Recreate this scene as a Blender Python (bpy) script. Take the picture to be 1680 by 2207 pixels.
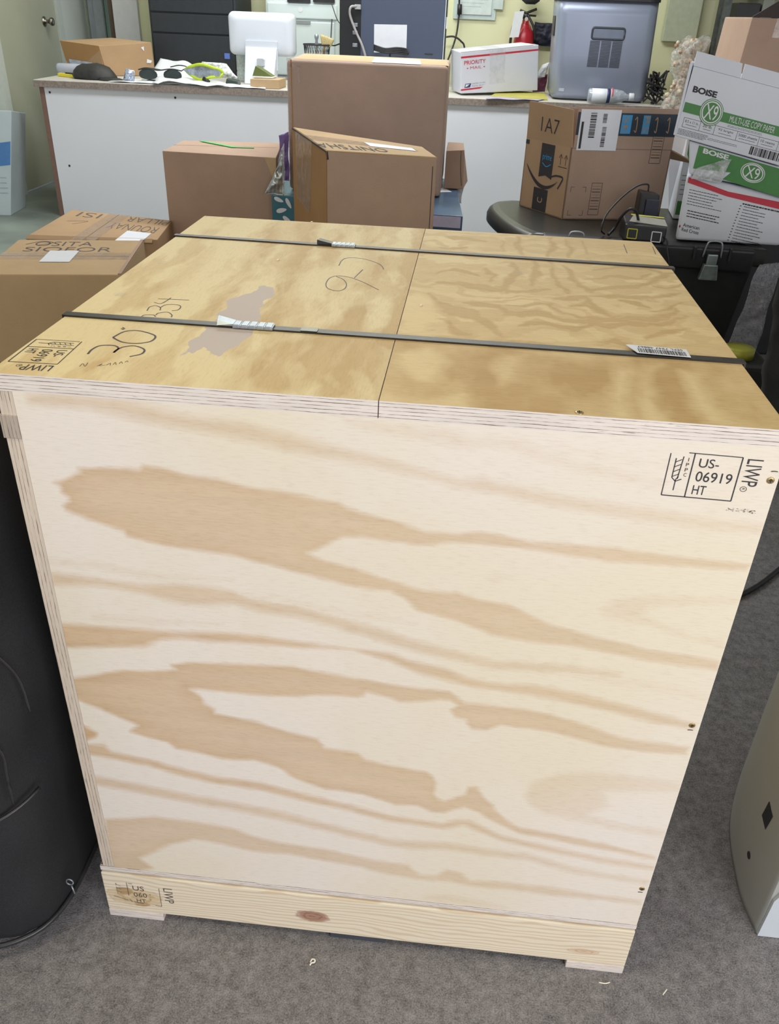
import bpy, bmesh, math, random
import numpy as np
from mathutils import Vector, Matrix, Euler

for o in list(bpy.data.objects):
    bpy.data.objects.remove(o, do_unlink=True)
SC = bpy.context.scene
COL = SC.collection

# ---------------------------------------------------------------- camera
cam_d = bpy.data.cameras.new('camera')
cam = bpy.data.objects.new('camera', cam_d)
COL.objects.link(cam)
cam.location = (0.4507, -0.7157, 1.1793)
cam.matrix_world = Matrix.Translation(cam.location) @ (
    Matrix.Rotation(0.0758, 4, 'Z') @ Matrix.Rotation(1.0269, 4, 'X') @ Matrix.Rotation(0.0415, 4, 'Z'))
cam_d.sensor_fit = 'HORIZONTAL'
cam_d.sensor_width = 36.0
cam_d.lens = 36.0 * 1784.5 / 1680.0
cam_d.clip_start = 0.02
cam_d.clip_end = 60
SC.camera = cam

# ---------------------------------------------------------------- light
SC.view_settings.view_transform = 'Standard'
SC.view_settings.look = 'None'
SC.view_settings.gamma = 1.0
SC.view_settings.exposure = 0.16
W = bpy.data.worlds.new('world')
SC.world = W
W.use_nodes = True
W.node_tree.nodes['Background'].inputs[0].default_value = (0.80, 0.88, 1.0, 1)
W.node_tree.nodes['Background'].inputs[1].default_value = 1.0

def area(name, loc, target, sx, sy, power, col):
    l = bpy.data.lights.new(name, 'AREA')
    l.shape = 'RECTANGLE'; l.size = sx; l.size_y = sy; l.energy = power; l.color = col
    o = bpy.data.objects.new(name, l); COL.objects.link(o)
    o.location = loc
    o.rotation_euler = (Vector(target) - Vector(loc)).to_track_quat('-Z', 'Y').to_euler()
    return o
# daylight through the shop front behind the camera, a little to the right
area('window_daylight', (2.1, -2.1, 1.35), (0.5, 0.6, 0.45), 1.9, 1.7, 52, (1.0, 0.965, 0.975))
# fluorescent ceiling fixtures of the room
area('ceiling_fixture_front', (-0.8, -0.5, 2.55), (-0.8, -0.5, 0), 1.2, 0.6, 22, (1.0, 0.90, 0.66))
area('ceiling_fixture_back', (0.0, 3.4, 2.55), (0.0, 3.4, 0), 2.4, 0.6, 64, (0.95, 0.98, 1.0))
area('ceiling_fixture_rear', (-0.6, 5.0, 2.55), (-0.6, 5.0, 0), 2.4, 0.5, 35, (0.97, 1.0, 0.92))

# ---------------------------------------------------------------- node helpers
class NT:
    def __init__(s, name):
        m = bpy.data.materials.new(name); m.use_nodes = True
        s.m = m; s.t = m.node_tree; s.b = s.t.nodes['Principled BSDF']
    def n(s, kind, **kw):
        nd = s.t.nodes.new(kind)
        for k, v in kw.items(): setattr(nd, k, v)
        return nd
    def l(s, a, b): s.t.links.new(a, b)
    def coord(s, scale=(1, 1, 1), loc=(0, 0, 0), rot=(0, 0, 0), kind='Object'):
        tc = s.n('ShaderNodeTexCoord'); mp = s.n('ShaderNodeMapping')
        mp.inputs['Scale'].default_value = scale; mp.inputs['Location'].default_value = loc
        mp.inputs['Rotation'].default_value = rot
        s.l(tc.outputs[kind], mp.inputs[0]); return mp.outputs[0]
    def noise(s, vec, scale, detail=3, rough=.5, dist=0):
        nd = s.n('ShaderNodeTexNoise'); nd.inputs['Scale'].default_value = scale
        nd.inputs['Detail'].default_value = detail; nd.inputs['Roughness'].default_value = rough
        nd.inputs['Distortion'].default_value = dist
        s.l(vec, nd.inputs['Vector']); return nd.outputs['Fac']
    def math(s, op, a, b=None, clamp=False):
        nd = s.n('ShaderNodeMath', operation=op); nd.use_clamp = clamp
        for i, v in enumerate((a, b)):
            if v is None: continue
            if isinstance(v, (int, float)): nd.inputs[i].default_value = v
            else: s.l(v, nd.inputs[i])
        return nd.outputs[0]
    def ramp(s, fac, stops):
        nd = s.n('ShaderNodeValToRGB'); cr = nd.color_ramp
        while len(cr.elements) < len(stops): cr.elements.new(0.5)
        for e, (p, c) in zip(cr.elements, stops):
            e.position = p; e.color = (*c, 1) if len(c) == 3 else c
        s.l(fac, nd.inputs[0]); return nd.outputs[0]
    def mix(s, fac, a, b, blend='MIX'):
        nd = s.n('ShaderNodeMix', data_type='RGBA', blend_type=blend)
        for i, v in ((0, fac), (6, a), (7, b)):
            if isinstance(v, (int, float)): nd.inputs[i].default_value = v
            elif isinstance(v, tuple): nd.inputs[i].default_value = (*v, 1)
            else: s.l(v, nd.inputs[i])
        return nd.outputs[2]
    def mr(s, v, a, b, c=0.0, d=1.0, smooth=True):
        nd = s.n('ShaderNodeMapRange'); nd.interpolation_type = 'SMOOTHSTEP' if smooth else 'LINEAR'
        s.l(v, nd.inputs[0])
        for i, x in zip((1, 2, 3, 4), (a, b, c, d)): nd.inputs[i].default_value = x
        return nd.outputs[0]
    def bump(s, h, strength, dist=0.001):
        nd = s.n('ShaderNodeBump'); nd.inputs['Strength'].default_value = strength
        nd.inputs['Distance'].default_value = dist
        s.l(h, nd.inputs['Height']); s.l(nd.outputs[0], s.b.inputs['Normal'])
    def out(s, col=None, rough=.6, metal=0.0, spec=.5):
        if col is not None:
            if isinstance(col, tuple): s.b.inputs['Base Color'].default_value = (*col, 1)
            else: s.l(col, s.b.inputs['Base Color'])
        if isinstance(rough, (int, float)): s.b.inputs['Roughness'].default_value = rough
        else: s.l(rough, s.b.inputs['Roughness'])
        s.b.inputs['Metallic'].default_value = metal
        s.b.inputs['Specular IOR Level'].default_value = spec
        return s.m

def plain(name, c, rough=.6, metal=0, var=.06, scale=30, spec=.5, bump=0):
    k = NT(name); f = k.noise(k.coord(), scale, 3)
    lo = tuple(max(0, x * (1 - var)) for x in c); hi = tuple(min(1, x * (1 + var)) for x in c)
    col = k.ramp(f, [(.3, lo), (.7, hi)])
    if bump: k.bump(f, bump)
    return k.out(col, rough, metal, spec)

def cardboard(name, c, var=.10, stretch=(1, 1, 1)):
    k = NT(name); v = k.coord(stretch)
    big = k.noise(v, 5, 4, .6); fine = k.noise(k.coord((90, 90, 500)), 1, 2)
    sp = k.noise(k.coord(), 400, 2)
    col = k.ramp(big, [(.25, tuple(x * (1 - var) for x in c)), (.75, tuple(x * (1 + var) for x in c))])
    col = k.mix(k.math('MULTIPLY', fine, .18), col, tuple(x * .72 for x in c))
    col = k.mix(k.mr(sp, .62, .72, 0, .35), col, tuple(x * .7 for x in c))
    k.bump(fine, .15, .0005)
    return k.out(col, .82, 0, .25)

def translucent(name, c, alpha, rough=.25, bump=.6, scale=60):
    k = NT(name); f = k.noise(k.coord(), scale, 4, .6, 1.0)
    k.bump(f, bump, .004)
    m = k.out(c, rough, 0, .8)
    k.l(k.mr(f, .35, .7, alpha * .5, min(1, alpha * 1.4)), k.b.inputs['Alpha'])
    return m

# ---------------------------------------------------------------- object helpers
def prop(o, label=None, cat=None, group=None, kind=None):
    if label: o['label'] = label
    if cat: o['category'] = cat
    if group: o['group'] = group
    if kind: o['kind'] = kind
    return o

def thing(name, label, cat, loc=(0, 0, 0), group=None, rot=0):
    o = bpy.data.objects.new(name, None); COL.objects.link(o)
    o.location = loc; o.rotation_euler = (0, 0, rot); o.empty_display_size = .05
    bpy.context.view_layer.update()
    return prop(o, label, cat, group)

def obj(name, bm, mat, parent=None, smooth=False, local=False, label=None):
    """link bm (world coordinates unless local) as one mesh object"""
    me = bpy.data.meshes.new(name)
    if parent is not None and not local:
        w = parent.location if parent.parent is None else parent.location + parent.parent.location
        r = parent.rotation_euler.z if parent.parent is None else parent.parent.rotation_euler.z
        M = (Matrix.Translation(w) @ Matrix.Rotation(r, 4, 'Z')).inverted()
        bmesh.ops.transform(bm, matrix=M, verts=bm.verts)
    bmesh.ops.recalc_face_normals(bm, faces=bm.faces)
    bm.to_mesh(me); bm.free()
    mats = mat if isinstance(mat, (list, tuple)) else [mat]
    for m in mats: me.materials.append(m)
    if smooth:
        for p in me.polygons: p.use_smooth = True
    o = bpy.data.objects.new(name, me); COL.objects.link(o)
    if parent is not None: o.parent = parent
    if label: o['label'] = label
    return o

def struct(name, bm, mat):
    return prop(obj(name, bm, mat), kind='structure')

def B(): return bmesh.new()

def box(bm, x0, y0, z0, x1, y1, z1, mi=0, bev=0, seg=2):
    vs = [bm.verts.new(p) for p in ((x0,y0,z0),(x1,y0,z0),(x1,y1,z0),(x0,y1,z0),(x0,y0,z1),(x1,y0,z1),(x1,y1,z1),(x0,y1,z1))]
    fs = [bm.faces.new([vs[i] for i in f]) for f in ((0,3,2,1),(4,5,6,7),(0,1,5,4),(1,2,6,5),(2,3,7,6),(3,0,4,7))]
    for f in fs: f.material_index = mi
    if bev:
        es = list({e for f in fs for e in f.edges})
        bmesh.ops.bevel(bm, geom=es, offset=bev, segments=seg, affect='EDGES', profile=.6)
    return bm

def hexa(bm, bot, top, mi=0, bev=0, seg=2):
    """bot/top: four 3-D points each, same order"""
    vs = [bm.verts.new(p) for p in list(bot) + list(top)]
    fs = [bm.faces.new([vs[i] for i in f]) for f in ((0,3,2,1),(4,5,6,7),(0,1,5,4),(1,2,6,5),(2,3,7,6),(3,0,4,7))]
    for f in fs: f.material_index = mi
    if bev:
        es = list({e for f in fs for e in f.edges})
        bmesh.ops.bevel(bm, geom=es, offset=bev, segments=seg, affect='EDGES', profile=.6)
    return bm

def prism(bm, pts, z0, z1, mi=0, axis='z'):
    """closed outline extruded along an axis"""
    def P(a, b, c): return (a, b, c) if axis == 'z' else ((a, c, b) if axis == 'y' else (c, a, b))
    lo = [bm.verts.new(P(a, b, z0)) for a, b in pts]; hi = [bm.verts.new(P(a, b, z1)) for a, b in pts]
    n = len(pts)
    fs = [bm.faces.new(lo[::-1]), bm.faces.new(hi)]
    for i in range(n): fs.append(bm.faces.new((lo[i], lo[(i+1) % n], hi[(i+1) % n], hi[i])))
    for f in fs: f.material_index = mi
    return bm

def tube(bm, pts, r, seg=8, mi=0):
    pts = [Vector(p) for p in pts]; rings = []
    for i, p in enumerate(pts):
        d = (pts[min(i+1, len(pts)-1)] - pts[max(i-1, 0)]).normalized()
        a = d.cross(Vector((0, 0, 1)))
        if a.length < .05: a = d.cross(Vector((0, 1, 0)))
        a.normalize(); b = d.cross(a)
        rr = r[i] if isinstance(r, (list, tuple)) else r
        rings.append([bm.verts.new(p + a * rr * math.cos(t) + b * rr * math.sin(t)) for t in [2*math.pi*k/seg for k in range(seg)]])
    for q, w in zip(rings, rings[1:]):
        for k in range(seg):
            f = bm.faces.new((q[k], q[(k+1) % seg], w[(k+1) % seg], w[k])); f.material_index = mi
    bm.faces.new(rings[0][::-1]).material_index = mi; bm.faces.new(rings[-1]).material_index = mi
    return bm

def smooth_path(pts, n=6):
    """Catmull-Rom through the points"""
    P = [Vector(p) for p in pts]; P = [P[0]*2 - P[1]] + P + [P[-1]*2 - P[-2]]; out = []
    for i in range(1, len(P) - 2):
        for k in range(n):
            t = k / n
            out.append(.5 * ((2*P[i]) + (P[i+1]-P[i-1])*t + (2*P[i-1]-5*P[i]+4*P[i+1]-P[i+2])*t*t + (3*P[i]-P[i-1]-3*P[i+1]+P[i+2])*t**3))
    out.append(P[-2]); return out

def lathe(bm, prof, c, seg=24, mi=0, M=None):
    """prof: (radius, height) pairs round a vertical axis through c"""
    rings = []
    for r, h in prof:
        ring = []
        for k in range(seg):
            p = Vector((r*math.cos(2*math.pi*k/seg), r*math.sin(2*math.pi*k/seg), h))
            if M is not None: p = M @ p
            ring.append(bm.verts.new(p + Vector(c)))
        rings.append(ring)
    for q, w in zip(rings, rings[1:]):
        for k in range(seg):
            bm.faces.new((q[k], q[(k+1) % seg], w[(k+1) % seg], w[k])).material_index = mi
    bm.faces.new(rings[0][::-1]).material_index = mi; bm.faces.new(rings[-1]).material_index = mi
    return bm

class Face:
    """a flat face given by its top-left, top-right and bottom-left corners; marks are laid on it"""
    def __init__(s, TL, TR, BL, BR=None):
        s.o = Vector(TL); s.u = Vector(TR) - s.o; s.v = Vector(BL) - s.o
        s.w = (Vector(BR) - s.o - s.u - s.v) if BR is not None else Vector((0, 0, 0))
        s.n = s.v.cross(s.u).normalized()
    def p(s, u, v, h=0.0006): return s.o + s.u*u + s.v*v + s.w*u*v + s.n*h
    def sub(s, u0, v0, u1, v1): return Face(s.p(u0, v0, 0), s.p(u1, v0, 0), s.p(u0, v1, 0), s.p(u1, v1, 0))
    def quad(s, bm, u0, v0, u1, v1, h=.0006, mi=0, t=.0005):
        return s.poly(bm, ((u0, v0), (u1, v0), (u1, v1), (u0, v1)), h, mi, t)
    def poly(s, bm, pts, h=.0006, mi=0, t=.0005):
        top = [bm.verts.new(s.p(a, b, h)) for a, b in pts]; bot = [bm.verts.new(s.p(a, b, h - t)) for a, b in pts]
        n = len(pts)
        bm.faces.new(top).material_index = mi; bm.faces.new(bot[::-1]).material_index = mi
        for i in range(n): bm.faces.new((top[i], bot[i], bot[(i+1) % n], top[(i+1) % n])).material_index = mi
        return bm
    def stroke(s, bm, pts, w, h=.0005, mi=0, curve=True):
        """w in metres; pts in face fractions"""
        P = [s.p(a, b, h) for a, b in pts]
        if curve and len(P) > 2: P = smooth_path(P, 4)
        L = []; R = []
        for i, p in enumerate(P):
            d = (P[min(i+1, len(P)-1)] - P[max(i-1, 0)])
            if d.length < 1e-7: d = s.u.copy()
            q = s.n.cross(d.normalized()) * (w/2)
            L.append(bm.verts.new(p + q)); R.append(bm.verts.new(p - q))
        for i in range(len(P) - 1): bm.faces.new((L[i], R[i], R[i+1], L[i+1])).material_index = mi
        return bm
    def band(s, bm, pts, ws, h=.0008, mi=0):
        """smooth stroke whose width varies point by point"""
        P = [s.p(a, b, h) for a, b in pts]; L = []; Q = []
        for i, p in enumerate(P):
            d = P[min(i+1, len(P)-1)] - P[max(i-1, 0)]; q = s.n.cross(d.normalized())*ws[i]/2
            L.append(bm.verts.new(p+q)); Q.append(bm.verts.new(p-q))
        for i in range(len(P)-1): bm.faces.new((L[i], Q[i], Q[i+1], L[i+1])).material_index = mi
        return bm
    def text(s, bm, txt, u0, v0, u1, v1, h=.0005, mi=0, bold=0.0, flip=False):
        """lettering stretched into the rectangle; flip turns it upside down"""
        V, Fc = glyphs(txt, bold)
        if flip: V = [(1 - a, 1 - b) for a, b in V]
        vs = [bm.verts.new(s.p(u0 + a*(u1-u0), v1 + b*(v0-v1), h)) for a, b in V]
        for f in Fc:
            try: bm.faces.new([vs[i] for i in f]).material_index = mi
            except ValueError: pass
        return bm
    def textr(s, bm, txt, u0, v0, u1, v1, h=.0005, mi=0, bold=0.0, up=False):
        """lettering running down the face (up=True: running up)"""
        V, Fc = glyphs(txt, bold)
        if up: vs = [bm.verts.new(s.p(u0 + (1-b)*(u1-u0), v1 + a*(v0-v1), h)) for a, b in V]
        else: vs = [bm.verts.new(s.p(u0 + b*(u1-u0), v0 + a*(v1-v0), h)) for a, b in V]
        for f in Fc:
            try: bm.faces.new([vs[i] for i in f]).material_index = mi
            except ValueError: pass
        return bm

_gl = {}
def glyphs(txt, bold=0.0):
    if (txt, bold) in _gl: return _gl[(txt, bold)]
    c = bpy.data.curves.new('lettering', 'FONT'); c.body = txt; c.offset = bold; c.resolution_u = 4
    o = bpy.data.objects.new('lettering', c); COL.objects.link(o)
    dg = bpy.context.evaluated_depsgraph_get(); me = o.evaluated_get(dg).to_mesh()
    V = [(v.co.x, v.co.y) for v in me.vertices]; Fc = [tuple(p.vertices) for p in me.polygons]
    o.evaluated_get(dg).to_mesh_clear()
    bpy.data.objects.remove(o); bpy.data.curves.remove(c)
    xs = [a for a, b in V]; ys = [b for a, b in V]
    x0, x1, y0, y1 = min(xs), max(xs), min(ys), max(ys)
    V = [((a-x0)/(x1-x0 or 1), (b-y0)/(y1-y0 or 1)) for a, b in V]
    _gl[(txt, bold)] = (V, Fc); return V, Fc

# ---------------------------------------------------------------- shared materials
INK = plain('black_ink', (.035, .032, .035), .7, var=.2, scale=300)
INKB = plain('faded_ink', (.11, .085, .07), .8, var=.4, scale=500)
PENCIL = plain('fine_marker', (.06, .04, .045), .6, var=.2, scale=200)
WHITE = plain('white_paper', (.72, .73, .76), .6, var=.03)
PAPER = plain('thin_paper', (.66, .68, .70), .7, var=.06, scale=12)
LABEL = plain('label_paper', (.74, .76, .82), .45, var=.02)
BLACKP = plain('black_plastic', (.018, .018, .021), .42, var=.2)
BLACKM = plain('matte_black', (.022, .022, .024), .75, var=.25)
STEEL = plain('bright_steel', (.36, .40, .43), .42, .7, var=.1, scale=120)
GREEN = plain('print_green', (.055, .22, .05), .5, var=.06)
RED = plain('print_red', (.55, .03, .055), .5, var=.06)
NAVY = plain('print_navy', (.02, .035, .12), .5, var=.1)
BLUE = plain('print_blue', (.04, .30, .62), .5, var=.06)
TAPEW = translucent('clear_tape_white', (.70, .70, .73), .10, .10, .35, 30)
TAPE = translucent('clear_tape', (.62, .50, .42), .22, .10, .35, 30)
FILM = translucent('clear_film', (.75, .78, .80), .45, .15, .9, 45)
CARD = cardboard('cardboard_grey_brown', (.42, .29, .215))
CARD2 = cardboard('cardboard_tan', (.42, .275, .155))
CARD3 = cardboard('cardboard_orange', (.40, .225, .095))
CARDK = cardboard('cardboard_kraft', (.50, .35, .20))
# ---------------------------------------------------------------- the room
def carpet_mat(name, lo, hi, warm):
    k = NT(name); v = k.coord()
    a = k.noise(v, 420, 3, .75); b = k.noise(v, 110, 4, .65); c = k.noise(v, 4, 3)
    d = k.noise(k.coord(loc=(3, 1, 0)), 45, 3, .6)
    f = k.math('ADD', k.math('MULTIPLY', a, .56), k.math('MULTIPLY', k.math('ADD', b, d), .25))
    col = k.ramp(f, [(.38, lo), (.51, tuple((x+y)/2 for x, y in zip(lo, hi))), (.64, hi)])
    col = k.mix(k.mr(c, .4, .65, 0, .35), col, warm, 'MULTIPLY')
    fl = k.noise(k.coord(loc=(7, 0, 0)), 260, 2, .9)
    col = k.mix(k.mr(fl, .70, .76, 0, .5), col, (.42, .41, .39))
    k.bump(f, .9, .004)
    return k.out(col, .95, 0, .1)
CARPET = carpet_mat('grey_carpet', (.085, .080, .080), (.36, .345, .345), (.86, .84, .82))
CONC = plain('worn_green_grey_floor', (.20, .23, .20), .5, var=.25, scale=3)
WALLY = plain('pale_yellow_wall', (.72, .72, .46), .7, var=.03, scale=3)
WALLW = plain('off_white_wall', (.68, .70, .66), .7, var=.03, scale=3)
CEIL = plain('ceiling_white', (.6, .6, .58), .9, var=.03)
TRIMB = plain('brown_trim', (.10, .065, .045), .6, var=.1)

bm = box(B(), -3.4, -4.2, -.1, 4.6, 3.1, 0); struct('floor', bm, CARPET)
bm = box(B(), -3.4, 3.1, -.1, 4.6, 7.2, 0); struct('floor', bm, CONC)
bm = box(B(), -3.4, -4.2, 2.7, 4.6, 7.2, 2.8); struct('ceiling', bm, CEIL)
bm = box(B(), -1.90, 5.9, 0, 4.6, 6.0, 2.7); struct('wall_back', bm, WALLY)
bm = box(B(), 4.0, -4.2, 0, 4.1, 5.9, 2.7); struct('wall_right', bm, WALLW)
bm = box(B(), -2.75, -4.2, 0, -2.66, 5.02, 2.7); box(bm, -2.75, 6.05, 0, -2.66, 7.2, 2.7); box(bm, -2.75, 5.02, 2.08, -2.66, 6.05, 2.7)
struct('wall_left', bm, WALLW)
# left side door in its frame
DOORM = plain('painted_door', (.44, .45, .34), .5, var=.03, scale=4)
bm = box(B(), -2.66, 5.09, .012, -2.62, 5.97, 2.03, bev=.002)
d1 = struct('door_1', bm, DOORM)
bm = B()
for s in (0,):
    lathe(bm, [(.031, 0), (.031, .006), (.014, .01), (.012, .035), (.022, .045), (.027, .055), (.024, .066), (.008, .07)], (-2.62, 5.78, 1.03), 20, M=Matrix.Rotation(math.pi/2, 3, 'Y'))
obj('door_knob', bm, plain('brushed_knob', (.35, .33, .28), .3, 1), d1, True)
bm = B()
box(bm, -2.67, 5.0, 0, -2.60, 5.085, 2.08); box(bm, -2.67, 5.975, 0, -2.60, 6.05, 2.08); box(bm, -2.67, 5.085, 2.035, -2.60, 5.975, 2.08)
struct('trim_1', bm, plain('door_frame_paint', (.58, .62, .56), .45, var=.03))
# hallway seen past the door: far door, brown jamb, pale pier
bm = box(B(), -2.66, 6.6, 0, -1.9, 6.7, 2.7); struct('wall_hall', bm, plain('hall_wall', (.42, .46, .36), .7, var=.04))
GD = plain('pale_green_door', (.25, .36, .31), .45, var=.04, scale=5)
bm = box(B(), -2.47, 6.52, .01, -2.06, 6.59, 2.03, bev=.002)
d2 = struct('door_2', bm, GD)
bm = B()
for (z0, z1) in ((.2, .78), (.86, 1.30), (1.38, 1.9)):
    for (x0, x1) in ((-2.39, -2.29), (-2.24, -2.14)):
        box(bm, x0, 6.507, z0, x1, 6.525, z1, bev=.008)
obj('door_panel', bm, GD, d2)
bm = B(); box(bm, -2.17, 6.48, .96, -2.15, 6.52, 1.02); tube(bm, [(-2.16, 6.48, .99), (-2.26, 6.47, .985)], .009)
obj('door_handle', bm, plain('dark_handle', (.05, .05, .05), .4, .6), d2)
bm = box(B(), -2.545, 6.49, 0, -2.475, 6.60, 2.1); box(bm, -2.6, 6.52, 0, -2.545, 6.6, 2.7); struct('trim_2', bm, plain('jamb_blue_grey', (.36, .40, .42), .5))
bm = box(B(), -2.20, 5.92, 0, -2.14, 6.05, 2.7); struct('trim_3', bm, TRIMB)
bm = box(B(), -2.14, 5.85, 0, -1.96, 6.0, 2.7, bev=.003); struct('trim_4', bm, plain('pier_white', (.62, .63, .62), .6, var=.03))
bm = box(B(), -1.96, 5.88, 0, -1.80, 6.0, 2.7, bev=.003); struct('trim_5', bm, WALLY)

# ---------------------------------------------------------------- plywood crate
FRONT = [
 (6,0.55,[(37,846),(61,850),(139,847),(167,842),(205,835),(248,833),(285,825),(330,817),(394,804),(463,788),(486,793),(509,787),(578,777),(646,773),(714,766),(758,765),(761,755),(716,756),(648,760),(580,765),(510,774),(464,780),(395,795),(330,802),(284,808),(257,814),(204,820),(146,827),(101,836),(54,835),(35,836)]),
 (7,0.35,[(348,844),(393,842),(455,840),(469,834),(495,835),(521,836),(544,826),(576,817),(644,807),(658,803),(659,795),(645,798),(578,808),(532,819),(504,829),(478,828),(458,823),(447,827),(393,833),(357,839)]),
 (3,0.75,[(45,748),(58,753),(77,764),(74,767),(110,771),(139,771),(145,776),(169,774),(187,770),(221,768),(249,762),(292,758),(344,752),(354,746),(397,736),(433,726),(468,726),(491,731),(508,729),(539,723),(586,724),(632,725),(679,721),(761,719),(759,710),(682,708),(617,707),(540,714),(493,717),(465,715),(427,708),(398,709),(369,712),(349,710),(330,698),(320,691),(310,686),(330,678),(359,672),(399,660),(437,651),(464,651),(472,653),(494,646),(530,641),(556,628),(582,619),(633,608),(684,598),(760,591),(763,578),(688,582),(606,592),(560,593),(514,598),(477,613),(431,624),(415,638),(400,646),(380,646),(339,653),(294,660),(279,665),(249,671),(229,676),(194,678),(159,680),(116,688),(112,694),(90,701),(71,708),(52,715),(50,720),(59,727),(59,732),(52,737),(52,744)]),
 (5,0.6,[(20,630),(48,630),(79,627),(121,624),(164,630),(200,630),(226,627),(257,617),(298,616),(324,609),(371,598),(402,591),(441,579),(481,571),(520,562),(584,566),(661,562),(663,552),(586,553),(521,550),(482,557),(442,563),(403,572),(371,581),(329,593),(298,599),(256,601),(225,609),(198,604),(172,603),(140,608),(109,616),(78,619),(45,616),(18,614)]),
 (4,0.8,[(16,557),(58,559),(113,562),(157,562),(211,566),(254,566),(329,563),(403,559),(424,552),(467,545),(494,534),(521,529),(568,532),(621,526),(675,515),(756,497),(756,488),(716,491),(672,500),(624,508),(570,516),(533,518),(501,520),(479,525),(436,534),(403,548),(361,560),(302,556),(254,556),(183,553),(162,553),(139,549),(116,536),(53,527),(15,521)]),
 (3,0.8,[(16,473),(49,483),(85,495),(122,498),(151,505),(145,511),(166,518),(208,521),(250,524),(291,527),(331,521),(386,516),(405,513),(432,511),(459,511),(475,511),(492,495),(527,496),(567,494),(622,482),(679,464),(757,459),(757,446),(709,445),(660,448),(604,461),(571,464),(538,466),(523,454),(506,454),(497,462),(497,469),(483,471),(478,482),(484,490),(476,496),(465,496),(449,491),(427,488),(417,487),(403,493),(378,497),(375,491),(367,487),(340,486),(317,485),(295,480),(273,478),(245,476),(205,476),(177,476),(165,474),(177,465),(181,454),(194,445),(193,439),(214,436),(248,430),(282,420),(320,413),(328,398),(369,395),(380,384),(415,378),(456,373),(465,366),(470,354),(467,336),(473,327),(482,324),(499,335),(508,341),(508,355),(519,357),(528,341),(544,322),(561,302),(580,290),(622,285),(683,277),(759,261),(759,254),(685,263),(624,272),(582,276),(550,292),(525,310),(507,316),(495,310),(484,302),(466,301),(448,309),(418,307),(376,321),(328,324),(292,336),(268,354),(239,362),(197,360),(173,365),(138,369),(127,380),(103,385),(80,392),(94,404),(77,413),(49,426),(27,434),(11,444)]),
 (3,0.9,[(15,397),(38,384),(34,375),(16,364)]),
 (4,0.75,[(15,362),(43,364),(51,352),(99,345),(146,332),(188,325),(243,323),(309,308),(364,298),(413,286),(443,284),(482,281),(497,290),(515,293),(533,284),(559,270),(626,258),(687,248),(760,241),(761,234),(689,237),(628,246),(560,259),(528,273),(509,282),(483,270),(444,273),(413,274),(364,285),(309,295),(242,309),(187,312),(145,319),(97,332),(49,339),(15,343)]),
 (5,0.6,[(15,304),(80,296),(142,286),(204,279),(266,271),(327,257),(414,239),(445,240),(491,244),(537,241),(598,239),(661,221),(723,214),(757,210),(758,203),(725,204),(663,209),(600,225),(539,227),(492,229),(446,224),(415,224),(327,242),(265,255),(203,264),(140,270),(78,279),(16,286)]),
 (4,0.65,[(22,217),(92,233),(149,231),(200,227),(225,216),(263,208),(327,204),(391,193),(442,189),(458,171),(480,173),(495,188),(514,184),(528,171),(575,175),(637,175),(700,171),(759,169),(758,158),(702,159),(640,158),(576,160),(529,158),(497,163),(456,161),(417,164),(378,173),(327,179),(276,185),(224,182),(185,190),(146,194),(112,178),(61,139),(79,121),(43,105),(16,111),(12,141)]),
 (5,0.35,[(467,127),(496,134),(548,131),(587,119),(549,115),(497,118),(468,116)]),
 (6,0.4,[(624,645),(638,662),(670,670),(759,675),(759,669),(710,663),(674,654),(671,644),(697,632),(728,621),(758,620),(758,610),(719,618),(678,630),(643,635),(628,639)]),
 (6,0.45,[(579,349),(585,375),(613,393),(656,404),(722,403),(759,401),(762,385),(716,378),(673,371),(678,355),(685,345),(673,337),(660,325),(705,316),(763,312),(760,298),(707,303),(653,312),(612,319),(593,329)]),
 (7,0.3,[(563,567),(642,556),(703,552),(767,540),(769,533),(706,541),(644,545),(565,557)]),
 (8,0.25,[(543,838),(596,828),(649,826),(726,823),(728,817),(650,818),(597,822),(544,830)]),
 (7,0.3,[(19,649),(72,650),(149,641),(227,643),(148,634),(71,644),(19,641)]),
 (6,0.3,[(502,675),(513,680),(530,678),(516,672)]),
 (8,0.25,[(200,624),(278,626),(360,613),(432,605),(360,605),(278,618)]),
 (7,0.3,[(61,576),(131,577),(212,580),(131,570),(59,568)]),
]
LIDL = [
 (9,0.5,[(256,15),(269,80),(257,134),(297,173),(321,264),(341,287),(344,215),(321,118),(320,64),(308,2)]),
 (8,0.7,[(363,155),(365,220),(368,312),(372,398),(361,492),(371,578),(376,724),(385,737),(389,582),(389,424),(389,337),(387,224),(383,147)]),
 (9,0.5,[(218,181),(216,299),(212,407),(199,535),(168,715),(195,722),(223,541),(237,390),(243,285),(239,194)]),
 (9,0.5,[(309,350),(312,480),(284,616),(273,729),(301,729),(309,623),(335,486),(332,366)]),
 (9,0.5,[(229,-34),(229,47),(235,101),(255,119),(256,52),(255,-19)]),
 (9,0.55,[(327,-6),(336,80),(343,182),(359,202),(365,85),(361,0)]),
 (10,0.4,[(83,32),(75,98),(82,161),(101,182),(104,75),(109,24)]),
 (9,0.4,[(152,176),(149,284),(139,439),(133,578),(118,709),(133,713),(160,555),(166,397),(170,269),(167,179)]),
 (9,0.35,[(242,490),(245,607),(242,724),(266,727),(266,612),(264,482)]),
 (9,0.35,[(68,228),(62,349),(64,488),(71,562),(89,428),(86,311),(87,223)]),
]
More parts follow.
